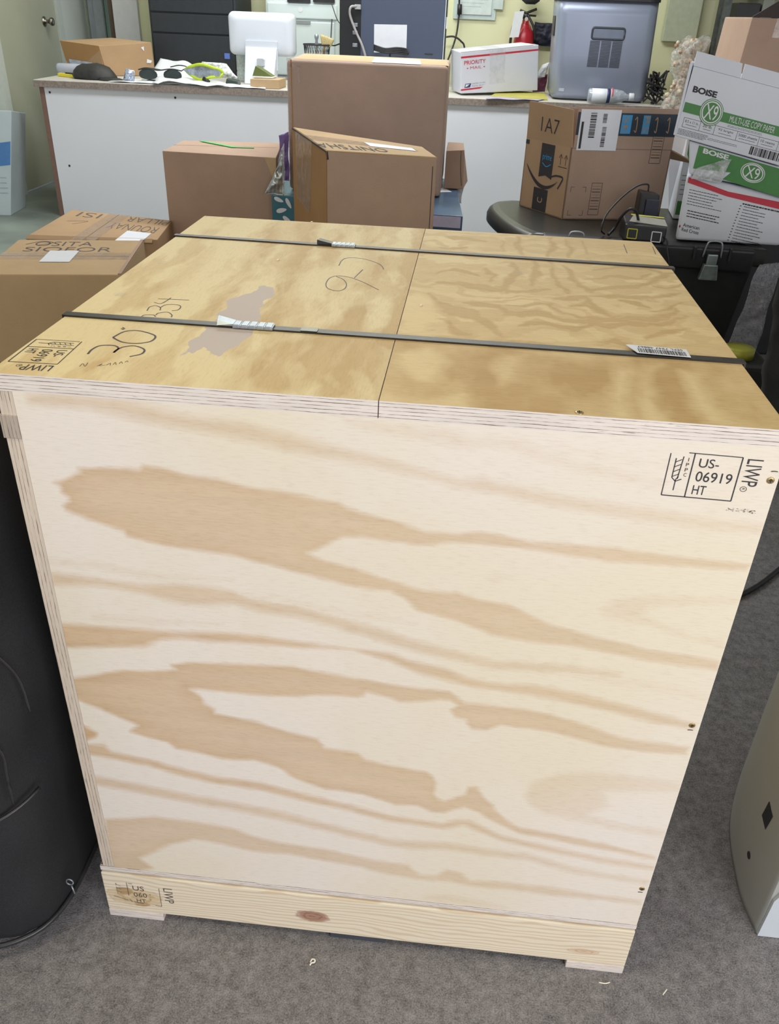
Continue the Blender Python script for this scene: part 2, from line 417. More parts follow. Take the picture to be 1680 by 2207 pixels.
LIDR = [
 (8,0.9,[(385,194),(377,334),(394,359),(417,323),(422,249),(413,193)]),
 (8,0.8,[(384,130),(423,155),(440,113),(428,57),(414,57),(398,92)]),
 (9,0.7,[(619,120),(634,123),(620,59),(617,-2),(598,-5),(602,44)]),
 (9,0.6,[(652,147),(672,151),(647,88),(646,30),(648,-6),(631,-9),(631,61)]),
 (8,0.7,[(688,134),(702,130),(701,62),(705,7),(687,3),(680,47)]),
 (9,0.6,[(499,153),(524,150),(511,75),(497,60),(488,109)]),
 (9,0.6,[(386,16),(418,11),(461,30),(466,-2),(419,-13),(384,-6)]),
 (9,0.5,[(553,209),(619,238),(607,181),(560,165)]),
]
LILAC = [(193,344),(209,341),(214,304),(208,251),(217,213),(218,160),(216,123),(206,80),(182,112),(164,64),(165,94),(165,159),(169,213),(165,272),(180,301)]
STROKES = [
 [(79,118),(84,138),(97,144),(116,136),(123,127),(122,113),(111,105),(96,105),(84,113),(79,118)],
 [(73,65),(72,79),(76,91),(89,94),(97,87),(97,74)],
 [(97,74),(97,82),(101,92),(111,97),(124,89),(126,76),(117,66)],
 [(77,147),(81,144)],
 [(77,151),(81,147)],
 [(84,192),(86,198),(95,200),(100,194)],
 [(98,200),(99,208),(108,213),(116,204),(118,196)],
 [(83,213),(81,227),(86,234),(94,228),(97,218)],
 [(94,228),(97,240),(109,243),(116,237),(117,224),(111,219)],
 [(80,246),(90,244),(94,268)],
 [(80,261),(118,264)],
 [(274,464),(274,493),(280,510),(301,512),(324,494),(334,478),(339,459)],
 [(310,452),(304,407)],
 [(277,411),(271,397),(271,370),(277,350),(290,342),(298,352),(298,374),(290,397),(278,411),(295,410),(316,392),(343,358)],
 [(79,31),(79,39),(84,32),(83,42)],
 [(95,35),(98,42),(97,36),(102,39)],
 [(103,39),(105,45),(107,39)],
 [(109,42),(109,48),(112,42)],
 [(114,45),(114,51),(117,46)],
 [(118,50),(119,54),(121,51)],
 [(709,702),(706,642)],
 [(755,698),(751,647)],
]

LIDFIG = [
 (3.5,0.7,[(411,356),(416,303),(438,277),(463,269),(487,237),(503,199),(505,205),(492,258),(466,295),(440,304),(421,325),(413,360)]),
 (3.5,0.7,[(455,326),(476,317),(493,307),(505,282),(523,278),(544,290),(564,294),(575,277),(596,271),(626,280),(654,293),(680,298),(705,310),(729,349),(729,355),(707,328),(682,316),(656,311),(628,298),(598,288),(578,294),(567,312),(545,308),(523,296),(507,299),(495,325),(477,336),(455,333)]),
 (3.5,0.7,[(503,324),(524,319),(551,336),(568,336),(579,313),(598,297),(623,295),(651,313),(651,315),(624,301),(599,303),(580,319),(569,342),(551,342),(524,326),(503,326)]),
 (3.5,0.7,[(495,406),(512,381),(526,384),(545,392),(566,401),(566,406),(545,406),(527,398),(514,395),(495,411)]),
 (3.5,0.7,[(419,404),(453,393),(485,388),(504,382),(504,389),(486,408),(454,413),(419,411)]),
 (3.5,0.7,[(415,448),(433,470),(457,471),(474,461),(474,466),(457,485),(432,484),(414,452)]),
 (3.5,0.7,[(570,359),(592,366),(612,375),(613,351),(621,323),(635,309),(636,313),(625,336),(618,362),(615,390),(593,382),(570,364)]),
 (3.5,0.7,[(618,386),(639,386),(663,400),(675,395),(688,390),(705,386),(729,414),(745,429),(745,433),(730,425),(707,397),(690,401),(677,406),(664,411),(640,398),(619,389)]),
 (3.5,0.7,[(597,547),(602,497),(610,428),(623,405),(643,418),(668,440),(691,436),(717,477),(742,509),(761,537),(762,543),(743,525),(718,491),(693,452),(670,455),(644,432),(625,420),(614,440),(606,509),(599,552)]),
 (3.5,0.7,[(520,539),(521,489),(506,437),(501,396),(503,391),(512,419),(529,481),(523,544)]),
 (3.5,0.7,[(552,552),(548,493),(541,421),(544,417),(559,490),(556,556)]),
 (3.5,0.7,[(578,559),(576,483),(581,421),(594,395),(596,401),(586,435),(582,493),(580,561)]),
 (3.5,0.7,[(522,249),(546,262),(565,251),(585,239),(611,263),(631,254),(658,279),(678,277),(706,296),(733,329),(734,334),(708,309),(680,290),(660,292),(632,267),(613,276),(586,252),(567,263),(547,276),(522,253)]),
 (3.5,0.7,[(504,187),(530,181),(557,183),(584,186),(608,196),(625,214),(644,201),(646,207),(628,233),(609,214),(585,204),(559,202),(531,199),(504,193)]),
 (3.5,0.7,[(667,232),(695,257),(722,273),(723,279),(697,273),(667,237)]),
 (3.5,0.7,[(537,713),(529,647),(538,589),(540,595),(537,655),(539,711)]),
 (3.5,0.7,[(588,717),(588,668),(575,598),(577,593),(595,664),(591,722)]),
 (3.5,0.7,[(611,711),(612,645),(611,588),(613,589),(617,652),(612,714)]),
 (3.5,0.7,[(638,706),(638,625),(640,629),(640,709)]),
 (3.5,0.7,[(508,678),(512,611),(514,614),(510,682)]),
 (3.5,0.7,[(420,678),(459,670),(481,670),(481,677),(459,689),(420,685)]),
 (3.5,0.7,[(415,601),(455,617),(454,623),(415,608)]),
 (3.5,0.7,[(660,378),(679,363),(696,356),(697,362),(682,378),(661,384)]),
 (3.5,0.7,[(590,338),(608,346),(617,333),(618,337),(609,357),(590,342)]),
 (3.5,0.7,[(644,529),(683,544),(720,543),(741,524),(742,528),(722,555),(685,556),(644,533)]),
 (3.5,0.7,[(626,479),(663,488),(695,491),(721,519),(722,523),(696,502),(665,500),(626,483)]),
 (3.5,0.7,[(439,248),(446,207),(465,197),(466,203),(449,222),(441,252)]),
 (3.5,0.7,[(476,499),(494,465),(485,433),(486,430),(498,473),(477,504)]),
 (3.5,0.7,[(712,455),(730,447),(753,473),(754,477),(732,459),(713,459)]),
 (3.5,0.7,[(697,336),(721,353),(740,382),(740,385),(722,362),(697,339)]),
]
def vnoise(x, y, seed):
    """smooth value noise on numpy arrays"""
    rs = np.random.RandomState(seed); T = rs.rand(256, 256)
    xi = np.floor(x).astype(int); yi = np.floor(y).astype(int); fx = x - xi; fy = y - yi
    fx = fx*fx*(3-2*fx); fy = fy*fy*(3-2*fy)
    a = T[xi % 256, yi % 256]; b = T[(xi+1) % 256, yi % 256]; c = T[xi % 256, (yi+1) % 256]; d = T[(xi+1) % 256, (yi+1) % 256]
    return (a*(1-fx)+b*fx)*(1-fy) + (c*(1-fx)+d*fx)*fy
def fbm(x, y, seed, oct=4):
    s = 0; a = .5
    for i in range(oct): s = s + a*vnoise(x*2**i, y*2**i, seed+i); a *= .5
    return s / (1 - .5**oct)

def signed(px, py, poly):
    """signed distance to a closed outline, positive inside"""
    d2 = np.full(px.shape, 1e12); ins = np.zeros(px.shape, bool); n = len(poly)
    for i in range(n):
        ax, ay = poly[i]; bx, by = poly[(i+1) % n]; ex, ey = bx-ax, by-ay
        L = ex*ex + ey*ey
        if L == 0: continue
        t = np.clip(((px-ax)*ex + (py-ay)*ey)/L, 0, 1)
        d2 = np.minimum(d2, (px-ax-t*ex)**2 + (py-ay-t*ey)**2)
        if ay != by:
            c = ((ay > py) != (by > py)) & (px < (bx-ax)*(py-ay)/(by-ay) + ax)
            ins ^= c
    return np.where(ins, 1, -1)*np.sqrt(d2)

SOFT = 1.25
def grain_field(X, Y, polys, seed, jag=2.2, sx=.02, sy=.12, grow=0.0):
    m = np.zeros(X.shape); st = np.full(X.shape, .5)
    jit = (fbm(X*sx, Y*sy, seed) - .5)*2*jag + (fbm(X*sx*4, Y*sy*4, seed+20, 3) - .5)*2*jag*.5
    for soft, s, P in polys:
        sd = signed(X, Y, P) + jit + grow
        v = np.clip(.5 + sd/(2*soft*SOFT), 0, 1)*(.80 + .20*np.exp(-np.maximum(sd, 0)/9.0))
        up = v > m; m = np.where(up, v, m); st = np.where(up, s, st)
    return m*st

def panel(name, x0, x1, a0, a1, depth, plane, mats, parent, fields, step=.0018):
    """solid board whose show face is a fine grid carrying growth-ring figure; plane 'y' (faces -y) or 'z' (faces +z)"""
    nx = int((x1-x0)/step)+1; na = int((a1-a0)/step)+1
    gx, ga = np.meshgrid(np.linspace(x0, x1, nx), np.linspace(a0, a1, na))
    base, dp = depth
    V = []
    for layer in (0, 1):
        dd = np.full(gx.size, base if layer == 0 else dp)
        if layer == 0: X, A = gx.ravel(), ga.ravel()
        else:
            X = np.array([x0, x1, x1, x0]); A = np.array([a0, a0, a1, a1]); dd = np.full(4, dp)
        V.append(np.stack([X, dd, A], 1) if plane == 'y' else np.stack([X, A, dd], 1))
    V = np.concatenate(V); N = gx.size
    i = np.arange(N).reshape(na, nx)
    q = np.stack([i[:-1, :-1], i[:-1, 1:], i[1:, 1:], i[1:, :-1]], -1).reshape(-1, 4)
    faces = q.tolist()
    bot = i[0, :].tolist(); top = i[-1, :].tolist(); lef = i[:, 0].tolist(); rig = i[:, -1].tolist()
    c = [N, N+1, N+2, N+3]
    edge = [[c[0], c[1]] + bot[::-1], [c[1], c[2]] + rig[::-1], [c[2], c[3]] + top, [c[3], c[0]] + lef]
    faces += edge + [[c[3], c[2], c[1], c[0]]]
    me = bpy.data.meshes.new(name); me.from_pydata(V.tolist(), [], faces)
    for m in mats: me.materials.append(m)
    idx = np.zeros(len(faces), int); idx[len(q):] = 1
    me.polygons.foreach_set('material_index', idx)
    for an, arr in fields.items():
        at = me.attributes.new(an, 'FLOAT', 'POINT'); full = np.zeros(len(V)); full[:N] = arr(gx*1000, ga*1000).ravel()
        at.data.foreach_set('value', full.astype(np.float32))
    me.update(); o = bpy.data.objects.new(name, me); COL.objects.link(o); o.parent = parent
    return o

def ply_face(name, light, light2, tan, tan2, stretch, seed=0):
    k = NT(name); at = k.n('ShaderNodeAttribute', attribute_name='grain'); lil = k.n('ShaderNodeAttribute', attribute_name='patch')
    v = k.coord(stretch); fine = k.noise(v, 60, 5, .65); mid = k.noise(v, 6, 5, .6); sp = k.noise(k.coord(), 700, 2, .7)
    jit = k.math('MULTIPLY', k.math('SUBTRACT', fine, .5), .22)
    g = k.math('ADD', at.outputs['Fac'], k.math('MULTIPLY', k.math('SUBTRACT', mid, .5), .10))
    g = k.math('ADD', g, jit)
    g = k.mr(g, .05, .86, 0, 1, False)
    big = k.noise(k.coord(loc=(seed, 0, 3)), 2.6, 3)
    lc = k.mix(k.mr(big, .35, .65), light, light2); tc = k.mix(k.mr(mid, .35, .65), tan, tan2)
    col = k.mix(g, lc, tc)
    col = k.mix(k.mr(fine, .45, .8, 0, .28), col, tuple(x*.78 for x in light), 'MULTIPLY')
    grime = k.noise(k.coord((3, 3, 3), loc=(seed, 5, 1)), 3, 5, .7)
    col = k.mix(k.mr(grime, .62, .78, 0, .30), col, (.45, .40, .30))
    col = k.mix(k.mr(sp, .68, .75, 0, .25), col, (.30, .22, .13))
    col = k.mix(k.mr(lil.outputs['Fac'], .3, .7), col, (.56, .475, .425))
    k.bump(fine, .12, .0006)
    return k.out(col, .62, 0, .3)

def ply_edge(name, axis, long, light, dark, period, off=0.0):
    """edge of plywood: plies across `axis`, running along `long`"""
    k = NT(name)
    sc = [40, 40, 40]; sc[axis] = 170; sc[long] = 9
    n1 = k.noise(k.coord(tuple(sc)), 1, 5, .7)
    s2 = [300, 300, 300]; s2[axis] = 420; s2[long] = 30
    n2 = k.noise(k.coord(tuple(s2)), 1, 3, .7)
    sep = k.n('ShaderNodeSeparateXYZ'); tc = k.n('ShaderNodeTexCoord'); k.l(tc.outputs['Object'], sep.inputs[0])
    z = k.math('ADD', sep.outputs[axis], off); z = k.math('ADD', z, k.math('MULTIPLY', k.math('SUBTRACT', n1, .5), period*.95))
    fr = k.math('FRACT', k.math('DIVIDE', z, period))
    tri = k.math('ABSOLUTE', k.math('SUBTRACT', fr, .5))
    line = k.mr(tri, .37, .47, 0, 1)
    col = k.ramp(n1, [(.3, tuple(x*.80 for x in light)), (.65, light)])
    col = k.mix(k.math('MULTIPLY', line, k.mr(n2, .38, .58, .12, .95)), col, dark)
    col = k.mix(k.mr(n1, .60, .68, 0, .85), col, dark)
    col = k.mix(k.mr(n2, .60, .75, 0, .35), col, tuple(x*.5 for x in light))
    k.bump(n1, .4, .001)
    return k.out(col, .75, 0, .2)

CREAM, CREAM2 = (.81, .72, .555), (.83, .75, .66)
TAN, TAN2 = (.56, .36, .175), (.64, .43, .235)
FRONTM = ply_face('pine_plywood_front', CREAM, CREAM2, TAN, TAN2, (1, 1, 9), 0)
LIDLM = ply_face('pine_plywood_lid_left', (.80, .665, .385), (.77, .63, .35), (.58, .40, .175), (.63, .45, .21), (6, 1, 1), 4)
LIDRM = ply_face('pine_plywood_lid_right', (.79, .625, .335), (.77, .595, .31), (.50, .32, .12), (.55, .365, .15), (1, 5, 1), 9)
EDGEZ = ply_edge('plywood_edge_plies', 2, 0, (.85, .765, .69), (.15, .095, .07), .0036)
EDGEX = ply_edge('plywood_side_edge', 0, 2, (.72, .61, .49), (.20, .14, .10), .0042)
EDGEY = ply_edge('plywood_end_edge', 2, 1, (.80, .68, .56), (.16, .11, .09), .0036)

crate = thing('shipping_crate', 'large pale plywood shipping crate bound with two dark steel straps, on grey carpet', 'crate', (0, 0, 0))
CW, CD, CT, CB = .762, .732, .866, .113
TH = .018

def front_grain(X, Z):
    return grain_field(X, Z, FRONT, 11, 2.0)*(1 - .38*X/762)
def zero(X, Y): return X*0
panel('front_panel', .021, CW, CB, CT-TH, (0.0, .018), 'y', [FRONTM, EDGEZ], crate, {'grain': front_grain, 'patch': zero})

bm = box(B(), .004, .0005, CB, .0205, CD, CT-TH, bev=.0008); obj('side_panel', bm, EDGEX, crate)
bm = box(B(), .002, -.0006, .796, .0212, .03, .822, bev=.0008); obj('joint_patch', bm, ply_edge('rough_joint', 0, 2, (.50, .42, .34), (.12, .08, .06), .0042), crate)
bm = box(B(), CW-.018, .0185, CB, CW-.0005, CD, CT-TH, bev=.0008); obj('side_panel', bm, LIDLM, crate)
bm = box(B(), .021, CD-.018, CB, CW-.019, CD-.0005, CT-TH); obj('back_panel', bm, LIDLM, crate)
bm = box(B(), -.001, .0005, .1025, .763, CD, CB-.0012, bev=.0004); obj('base_board', bm, EDGEZ, crate)
obj('gap_shade_strip', box(B(), .001, .0035, .0995, .761, CD-.003, .103), INK, crate, label='dark strip painted as the shaded gap above the front beam')  # black filler strips paint the shade in the gaps round the base board
obj('gap_shade_strip', box(B(), .001, .0035, CB-.002, .761, CD-.003, CB+.001), INK, crate, label='dark strip painted as the shaded gap under the front panel')

def lidl(X, Y):
    g = grain_field(X, Y, LIDL, 31, 9, .05, .02)*1.25
    n = fbm(X*.035 + 1.5*fbm(X*.01, Y*.01, 9), Y*.008, 141, 4)
    return np.clip(g + np.clip((n-.46)*3.0, 0, .5), 0, 1)
def lilac(X, Y):
    return np.clip(.5 + (signed(X, Y, LILAC) + (fbm(X*.09, Y*.05, 5)-.5)*16)/3, 0, 1)
def lidr(X, Y):
    # swirling figure of the rear two thirds, calmer and broader towards the front edge
    wx = X + 10*(fbm(X*.03, Y*.03, 71)-.5)*2; wy = Y + 16*(fbm(X*.03, Y*.03, 81)-.5)*2
    fig = grain_field(wx, wy, LIDFIG, 17, 3.0, .05, .05, 3.2)*1.15
    soft = .26 + .75*(fbm(wx*.012, wy*.03, 91, 4)-.5)
    cont = .5 + .5*np.sin(6.283*(5.0*fbm(wx*.0075 + 3, wy*.013, 201, 4) + wy*.006))
    figure = np.maximum(fig, np.maximum(np.clip(soft, 0, .4), np.clip((cont-.35)/.4, 0, 1)*.46))
    edge = np.clip((Y-150)/50, 0, 1)
    broad = .60 + 1.5*(fbm(X*.024, Y*.010, 55, 4)-.5)
    g = figure*edge + broad*(1-edge)
    li = np.zeros(X.shape)
    jit = (fbm(X*.06, Y*.03, 15)-.5)*14
    for soft, s, P in LIDR: li = np.maximum(li, np.clip(.5+(signed(X, Y, P)+jit)/(2*soft), 0, 1)*s)
    return np.clip(g*(1-li), 0, 1)
panel('lid_board', 0.0, .3812, 0.0, CD, (CT, CT-TH), 'z', [LIDLM, EDGEZ], crate, {'grain': lidl, 'patch': lilac}, .002)['label'] = 'left lid board with lilac grey bare patch'
panel('lid_board', .3822, .759, 0.0, CD, (CT, CT-TH), 'z', [LIDRM, EDGEZ], crate, {'grain': lidr, 'patch': zero}, .0018)['label'] = 'right lid board with darker swirling grain'

# base timbers
def pine_mat():
    k = NT('pine_beam'); v = k.coord((1, 1, 1))
    n = k.noise(k.coord((2.2, 2, 9)), 1.6, 3, .5)
    sep = k.n('ShaderNodeSeparateXYZ'); tc = k.n('ShaderNodeTexCoord'); k.l(tc.outputs['Object'], sep.inputs[0])
    z = k.math('ADD', sep.outputs[2], k.math('MULTIPLY', n, .050))
    wv = k.math('SINE', k.math('MULTIPLY', z, 900))
    fine = k.noise(k.coord((20, 20, 400)), 1, 3)
    col = k.mix(k.mr(wv, -.2, 1, 0, .5), (.83, .74, .57), (.60, .41, .24))
    col = k.mix(k.mr(fine, .4, .8, 0, .35), col, (.70, .55, .38))
    for (kx, kz, rx, rz, c) in ((.308, .052, .024, .0125, (.33, .135, .085)), (.031, .062, .013, .009, (.30, .15, .08)), (.053, .034, .012, .005, (.34, .17, .10)), (.045, .05, .04, .02, (.62, .43, .20)), (.70, .042, .022, .006, (.66, .44, .27))):
        dx = k.math('DIVIDE', k.math('SUBTRACT', sep.outputs[0], kx), rx); dz = k.math('DIVIDE', k.math('SUBTRACT', sep.outputs[2], kz), rz)
        r = k.math('SQRT', k.math('ADD', k.math('MULTIPLY', dx, dx), k.math('MULTIPLY', dz, dz)))
        r = k.math('ADD', r, k.math('MULTIPLY', k.math('SUBTRACT', k.noise(k.coord((30, 30, 60)), 2, 4), .5), .8))
        ring = k.math('MULTIPLY', k.mr(k.math('SINE', k.math('MULTIPLY', r, 14)), 0, 1, 0, .4), k.mr(r, .9, 1.1, 1, 0))
        col = k.mix(k.mr(r, .75, 1.15, .8 if c[0] < .5 else .6, 0), col, c)
        col = k.mix(ring, col, tuple(x*.55 for x in c))
    k.bump(fine, .2, .0008)
    return k.out(col, .65, 0, .3)
PINE = pine_mat()
bm = box(B(), -.0005, -.002, .016, .7625, .087, .1, bev=.0015); obj('base_beam', bm, PINE, crate)
bm = box(B(), 0, CD-.089, .016, .762, CD-.001, .1, bev=.0015); obj('base_beam', bm, PINE, crate)
for x0, x1 in ((0, .083), (.68, .762)):
    bm = box(B(), x0, -.003, 0, x1, CD, .0155, bev=.0008); obj('runner', bm, EDGEZ, crate)
bm = box(B(), .334, .002, 0, .416, .40, .0155, bev=.001)
obj('centre_block', bm, plain('dark_grey_block', (.06, .065, .08), .7), crate, label='dark grey block under the middle of the front beam')

# steel straps round the lid and sides, their seals and the sticker
STRAP = plain('dark_steel_strap', (.030, .027, .020), .42, .3, var=.3, scale=60)
STRAP2 = plain('brown_steel_strap', (.034, .025, .020), .42, .3, var=.3, scale=60)
for (ya, yb, w, m) in ((.1800, .1735, .0125, STRAP), (.5810, .5640, .0115, STRAP2)):
    bm = B(); h = .0035
    hexa(bm, [(-.003, ya-w/2, CT), (.762, yb-w/2, CT), (.762, yb+w/2, CT), (-.003, ya+w/2, CT)],
         [(-.003, ya-w/2, CT+.0022), (.762, yb-w/2, CT+.0022), (.762, yb+w/2, CT+.0022), (-.003, ya+w/2, CT+.0022)])
    hexa(bm, [(-.003, ya-w/2, .11), (-.0012, ya-w/2, .11), (-.0012, ya+w/2, .11), (-.003, ya+w/2, .11)],
         [(-.003, ya-w/2, CT+.002), (-.0012, ya-w/2, CT+.002), (-.0012, ya+w/2, CT+.002), (-.003, ya+w/2, CT+.002)])
    hexa(bm, [(.7635, yb-w/2, .11), (.7655, yb-w/2, .11), (.7655, yb+w/2, .11), (.7635, yb+w/2, .11)],
         [(.7615, yb-w/2, CT+.002), (.7635, yb-w/2, CT+.002), (.7635, yb+w/2, CT+.002), (.7615, yb+w/2, CT+.002)])
    st = obj('steel_strap', bm, m, crate)
    sx = .197 if ya < .3 else .247; sl = .046 if ya < .3 else .036
    yc = ya + (yb-ya)*(sx+sl/2)/.762
    bm = B(); n = 5
    for i in range(n):
        a = sx + sl*i/n; b = sx + sl*(i+1)/n - .0012
        box(bm, a, yc-.0085, CT+.001, b, yc+.0085, CT+.0052, bev=.0012)
    box(bm, sx, yc-.0078, CT+.001, sx+sl, yc+.0078, CT+.0044, bev=.0008)
    obj('strap_seal', bm, STEEL, st, label='crimped silver seal')
    bm = B()
    if ya < .3:
        hexa(bm, [(.179, yc-.007, CT+.003), (.198, yc-.007, CT+.003), (.198, yc+.0075, CT+.003), (.179, yc+.0075, CT+.003)],
             [(.179, yc-.003, CT+.008), (.198, yc-.007, CT+.0055), (.198, yc+.0075, CT+.0055), (.177, yc+.0105, CT+.009)])
        obj('strap_end', bm, STEEL, st, label='bright bare strap end')
        f = Face((.2525, yc+.006, CT+.0024), (.2765, yc+.006, CT+.0024), (.2525, yc-.006, CT+.0024))
        bm = f.quad(B(), .9, 0, 1.7, 1, h=.0006); obj('strap_end', bm, plain('dull_strap_end', (.16, .16, .13), .4, .6), st)
    else:
        hexa(bm, [(.224, yc-.005, CT+.003), (.248, yc-.005, CT+.003), (.248, yc+.0065, CT+.003), (.224, yc+.0065, CT+.003)],
             [(.224, yc-.003, CT+.009), (.248, yc-.005, CT+.005), (.248, yc+.0065, CT+.005), (.226, yc+.014, CT+.008)])
        obj('strap_end', bm, STRAP, st)
# bar-code sticker on the front strap
f = Face((.7045, .1685, CT+.003), (.6385, .1725, CT+.003), (.7045, .1925, CT+.003))
bm = f.poly(B(), ((0, 0), (.86, 0), (1.0, .95), (.96, 1.02), (0, 1)), h=.0008)
stk = obj('barcode_sticker', bm, LABEL, crate, label='white bar code sticker on the front strap')
bm = B(); random.seed(4); u = .06
while u < .82:
    w = random.choice((.008, .012, .02)); f.quad(bm, u, .06, u+w, .58, h=.0012, t=.0002); u += w + random.choice((.008, .014, .02))
f.text(bm, 'SEFL 7947 48867', .08, .68, .82, .9, h=.0012)
obj('barcode_print', bm, INK, stk)

# ink stamps and hand lettering
def stamp(face, parent, worn=0, mat=INK):
    bm = B(); W_ = .0009
    fw = face.u.length; T = lambda *a, **k: face.text(bm, *a, h=.00022, **k)
    def ln(a, b, w=W_): face.stroke(bm, (a, b), w, h=.0002, curve=False)
    if worn == 0:
        ln((0, .02), (1, 0)); ln((1, 0), (1, 1), .0011); ln((1, 1), (0, 1), .0011); ln((0, 1), (0.005, .06)); ln((.335, .02), (.335, 1), .0011)
    elif worn == 1:
        ln((.25, 0), (1, 0)); ln((1, 0), (1, 1), .0011); ln((1, 1), (0, 1), .0011); ln((0, 1), (0, .04)); ln((.335, 0), (.335, 1), .0011)
    if worn < 2:
        # wheat-ear mark
        ln((.15, 1.0-.13), (.15, .62)); ln((.15, .66), (.09, .58)); ln((.15, .66), (.23, .60)); ln((.09, .58), (.09, .14)); ln((.17, .60), (.19, .09))
        ln((.15, .62), (.18, .55))
        for i in range(4): ln((.09, .56-.11*i), (.175, .49-.11*i), .0007)
        ln((.265, .11), (.265, .19), .0006)
        for i, ch in enumerate('PPC'): T(ch, .245, .225+.115*i, .285, .305+.115*i)
        T('US-', .42, .10, .70, .30); T('06919', .42, .39, .93, .62); T('HT', .42, .71, .61, .92)
        face.textr(bm, 'LIWP', 1.07, .02, 1.29, .63, h=.0002); 
        bm2 = [(1.125 + .045*math.cos(t), .70 + .055*math.sin(t)) for t in [i*math.pi/6 for i in range(13)]]
        face.stroke(bm, bm2, .0005, h=.0002); face.textr(bm, 'R', 1.105, .675, 1.145, .72, h=.0002)
    else:
        ln((.33, 0), (.33, .62)); ln((1, .12), (1, 1), .0008); ln((0, .72), (.3, .86)); ln((.33, .80), (.38, .92)); ln((.42, .90), (.62, .96)); ln((.86, .97), (1, .99)); ln((.36, .04), (.45, .04))
        T('US', .44, .12, .68, .34); T('060', .44, .44, .72, .64); T('HT', .48, .74, .68, .9)
        for i in range(3): ln((.08, .12+.16*i), (.19, .20+.16*i), .0006); ln((.1, .08+.2*i), (.1, .2+.2*i), .0006)
        face.textr(bm, 'LIWP', 1.09, .08, 1.28, .78, h=.0002)
        ln((.78, .45), (.80, .50)); ln((.80, .70), (.78, .74))
    return obj('ink_stamp', bm, mat, parent)
ff = Face((.6585, -.0001, .8365), (.7245, -.0001, .8355), (.6585, -.0001, .7895)); stamp(ff, crate, 1)
fl = Face((.0535, .0985, CT+.0001), (.0555, .0325, CT+.0001), (.0035, .0965, CT+.0001)); stamp(fl, crate, 0)
fb = Face((.012, -.0021, .083), (.083, -.0021, .083), (.012, -.0021, .034)); stamp(fb, crate, 2, INKB)

LID = Face((0, 1, CT), (1, 1, CT), (0, 0, CT))          # (x, 1-y) in metres
names = ['30'] * 5
bm = B(); widths = [.0022]*3 + [.0018]*2 + [.0013]*6 + [.0013]*3 + [.0006]*6 + [.0012]*2
for pts, w in zip(STROKES, widths):
    LID.stroke(bm, [(a/1000, 1-b/1000) for a, b in pts], w, h=.0002)
obj('hand_lettering', bm, PENCIL, crate)
# fine smudged print under the front stamp
bm = B(); random.seed(8)
FF = Face((0, -.0001, 1), (1, -.0001, 1), (0, -.0001, 0))
for i in range(46):
    a = .722 + random.random()*.028; c = .7795 - (a-.722)*.03 + random.uniform(-.0016, .0016)
    FF.stroke(bm, ((a, 1-c), (a+random.uniform(.0003, .0018), 1-c-random.uniform(-.0008, .0008))), random.uniform(.0002, .0006), curve=False)
obj('print_smudge', bm, INKB, crate)

# screws
BRASS = plain('brass_screw', (.50, .36, .16), .35, .8, var=.15, scale=200)
def screw(p, n, r=.0036):
    n = Vector(n); M = n.to_track_quat('Z', 'Y').to_matrix()
    bm = lathe(B(), [(r*.2, -.002), (r, -.0005), (r, .0004), (r*.8, .0008), (r*.3, .0006)], p, 16, M=M)
    s = obj('screw', bm, BRASS, crate, True)
    bm = B(); t = M @ Vector((1, 0, 0)); w = M @ Vector((0, 1, 0)); c = Vector(p) + n*.0009
    for a, b in ((t, w), (w, t)):
        q = [c + a*r*.55 + b*r*.13, c - a*r*.55 + b*r*.13, c - a*r*.55 - b*r*.13, c + a*r*.55 - b*r*.13]
        hexa(bm, q, [v + n*.0003 for v in q])
    obj('screw_slot', bm, INK, s)
for p in ((.755, -.0002, .814), (.753, -.0002, .494), (.754, -.0002, .193)): screw(p, (0, -1, 0))
screw((.569, .006, CT), (0, 0, 1), .0042)
# clear tape scraps stuck to the lid and wood chips
for P in (((.022, .262), (.036, .258), (.038, .272), (.024, .276)), ((.022, .418), (.032, .416), (.033, .432), (.024, .436))):
    obj('tape_scrap', LID.poly(B(), [(a, 1-b) for a, b in P], h=.0012), TAPEW, crate)
CHIPM = plain('pale_chip', (.85, .72, .5), .6)
for (x, y), w in (((.182, .471), 'beside the handwritten mark'), ((.185, .728), 'at the rear edge'), ((.40, .30), 'near the seam')):
    bm = hexa(B(), [(x, y, CT+.0003), (x+.003, y-.001, CT+.0003), (x+.004, y+.005, CT+.0003), (x+.001, y+.006, CT+.0003)], [(x, y, CT+.001), (x+.003, y-.001, CT+.0016), (x+.004, y+.005, CT+.001), (x+.001, y+.006, CT+.0012)])
    prop(obj('wood_chip', bm, CHIPM), 'tiny pale wood chip on the crate lid ' + w, 'wood chip', 'wood chips on the crate lid')
for x, z in ((.756, .824), (.7525, .487), (.753, .186)):
    obj('staple', tube(B(), smooth_path([(x-.003, -.0004, z-.0006), (x, -.0007, z), (x+.003, -.0004, z-.0004)]), .0004, 6), BLACKM, crate)
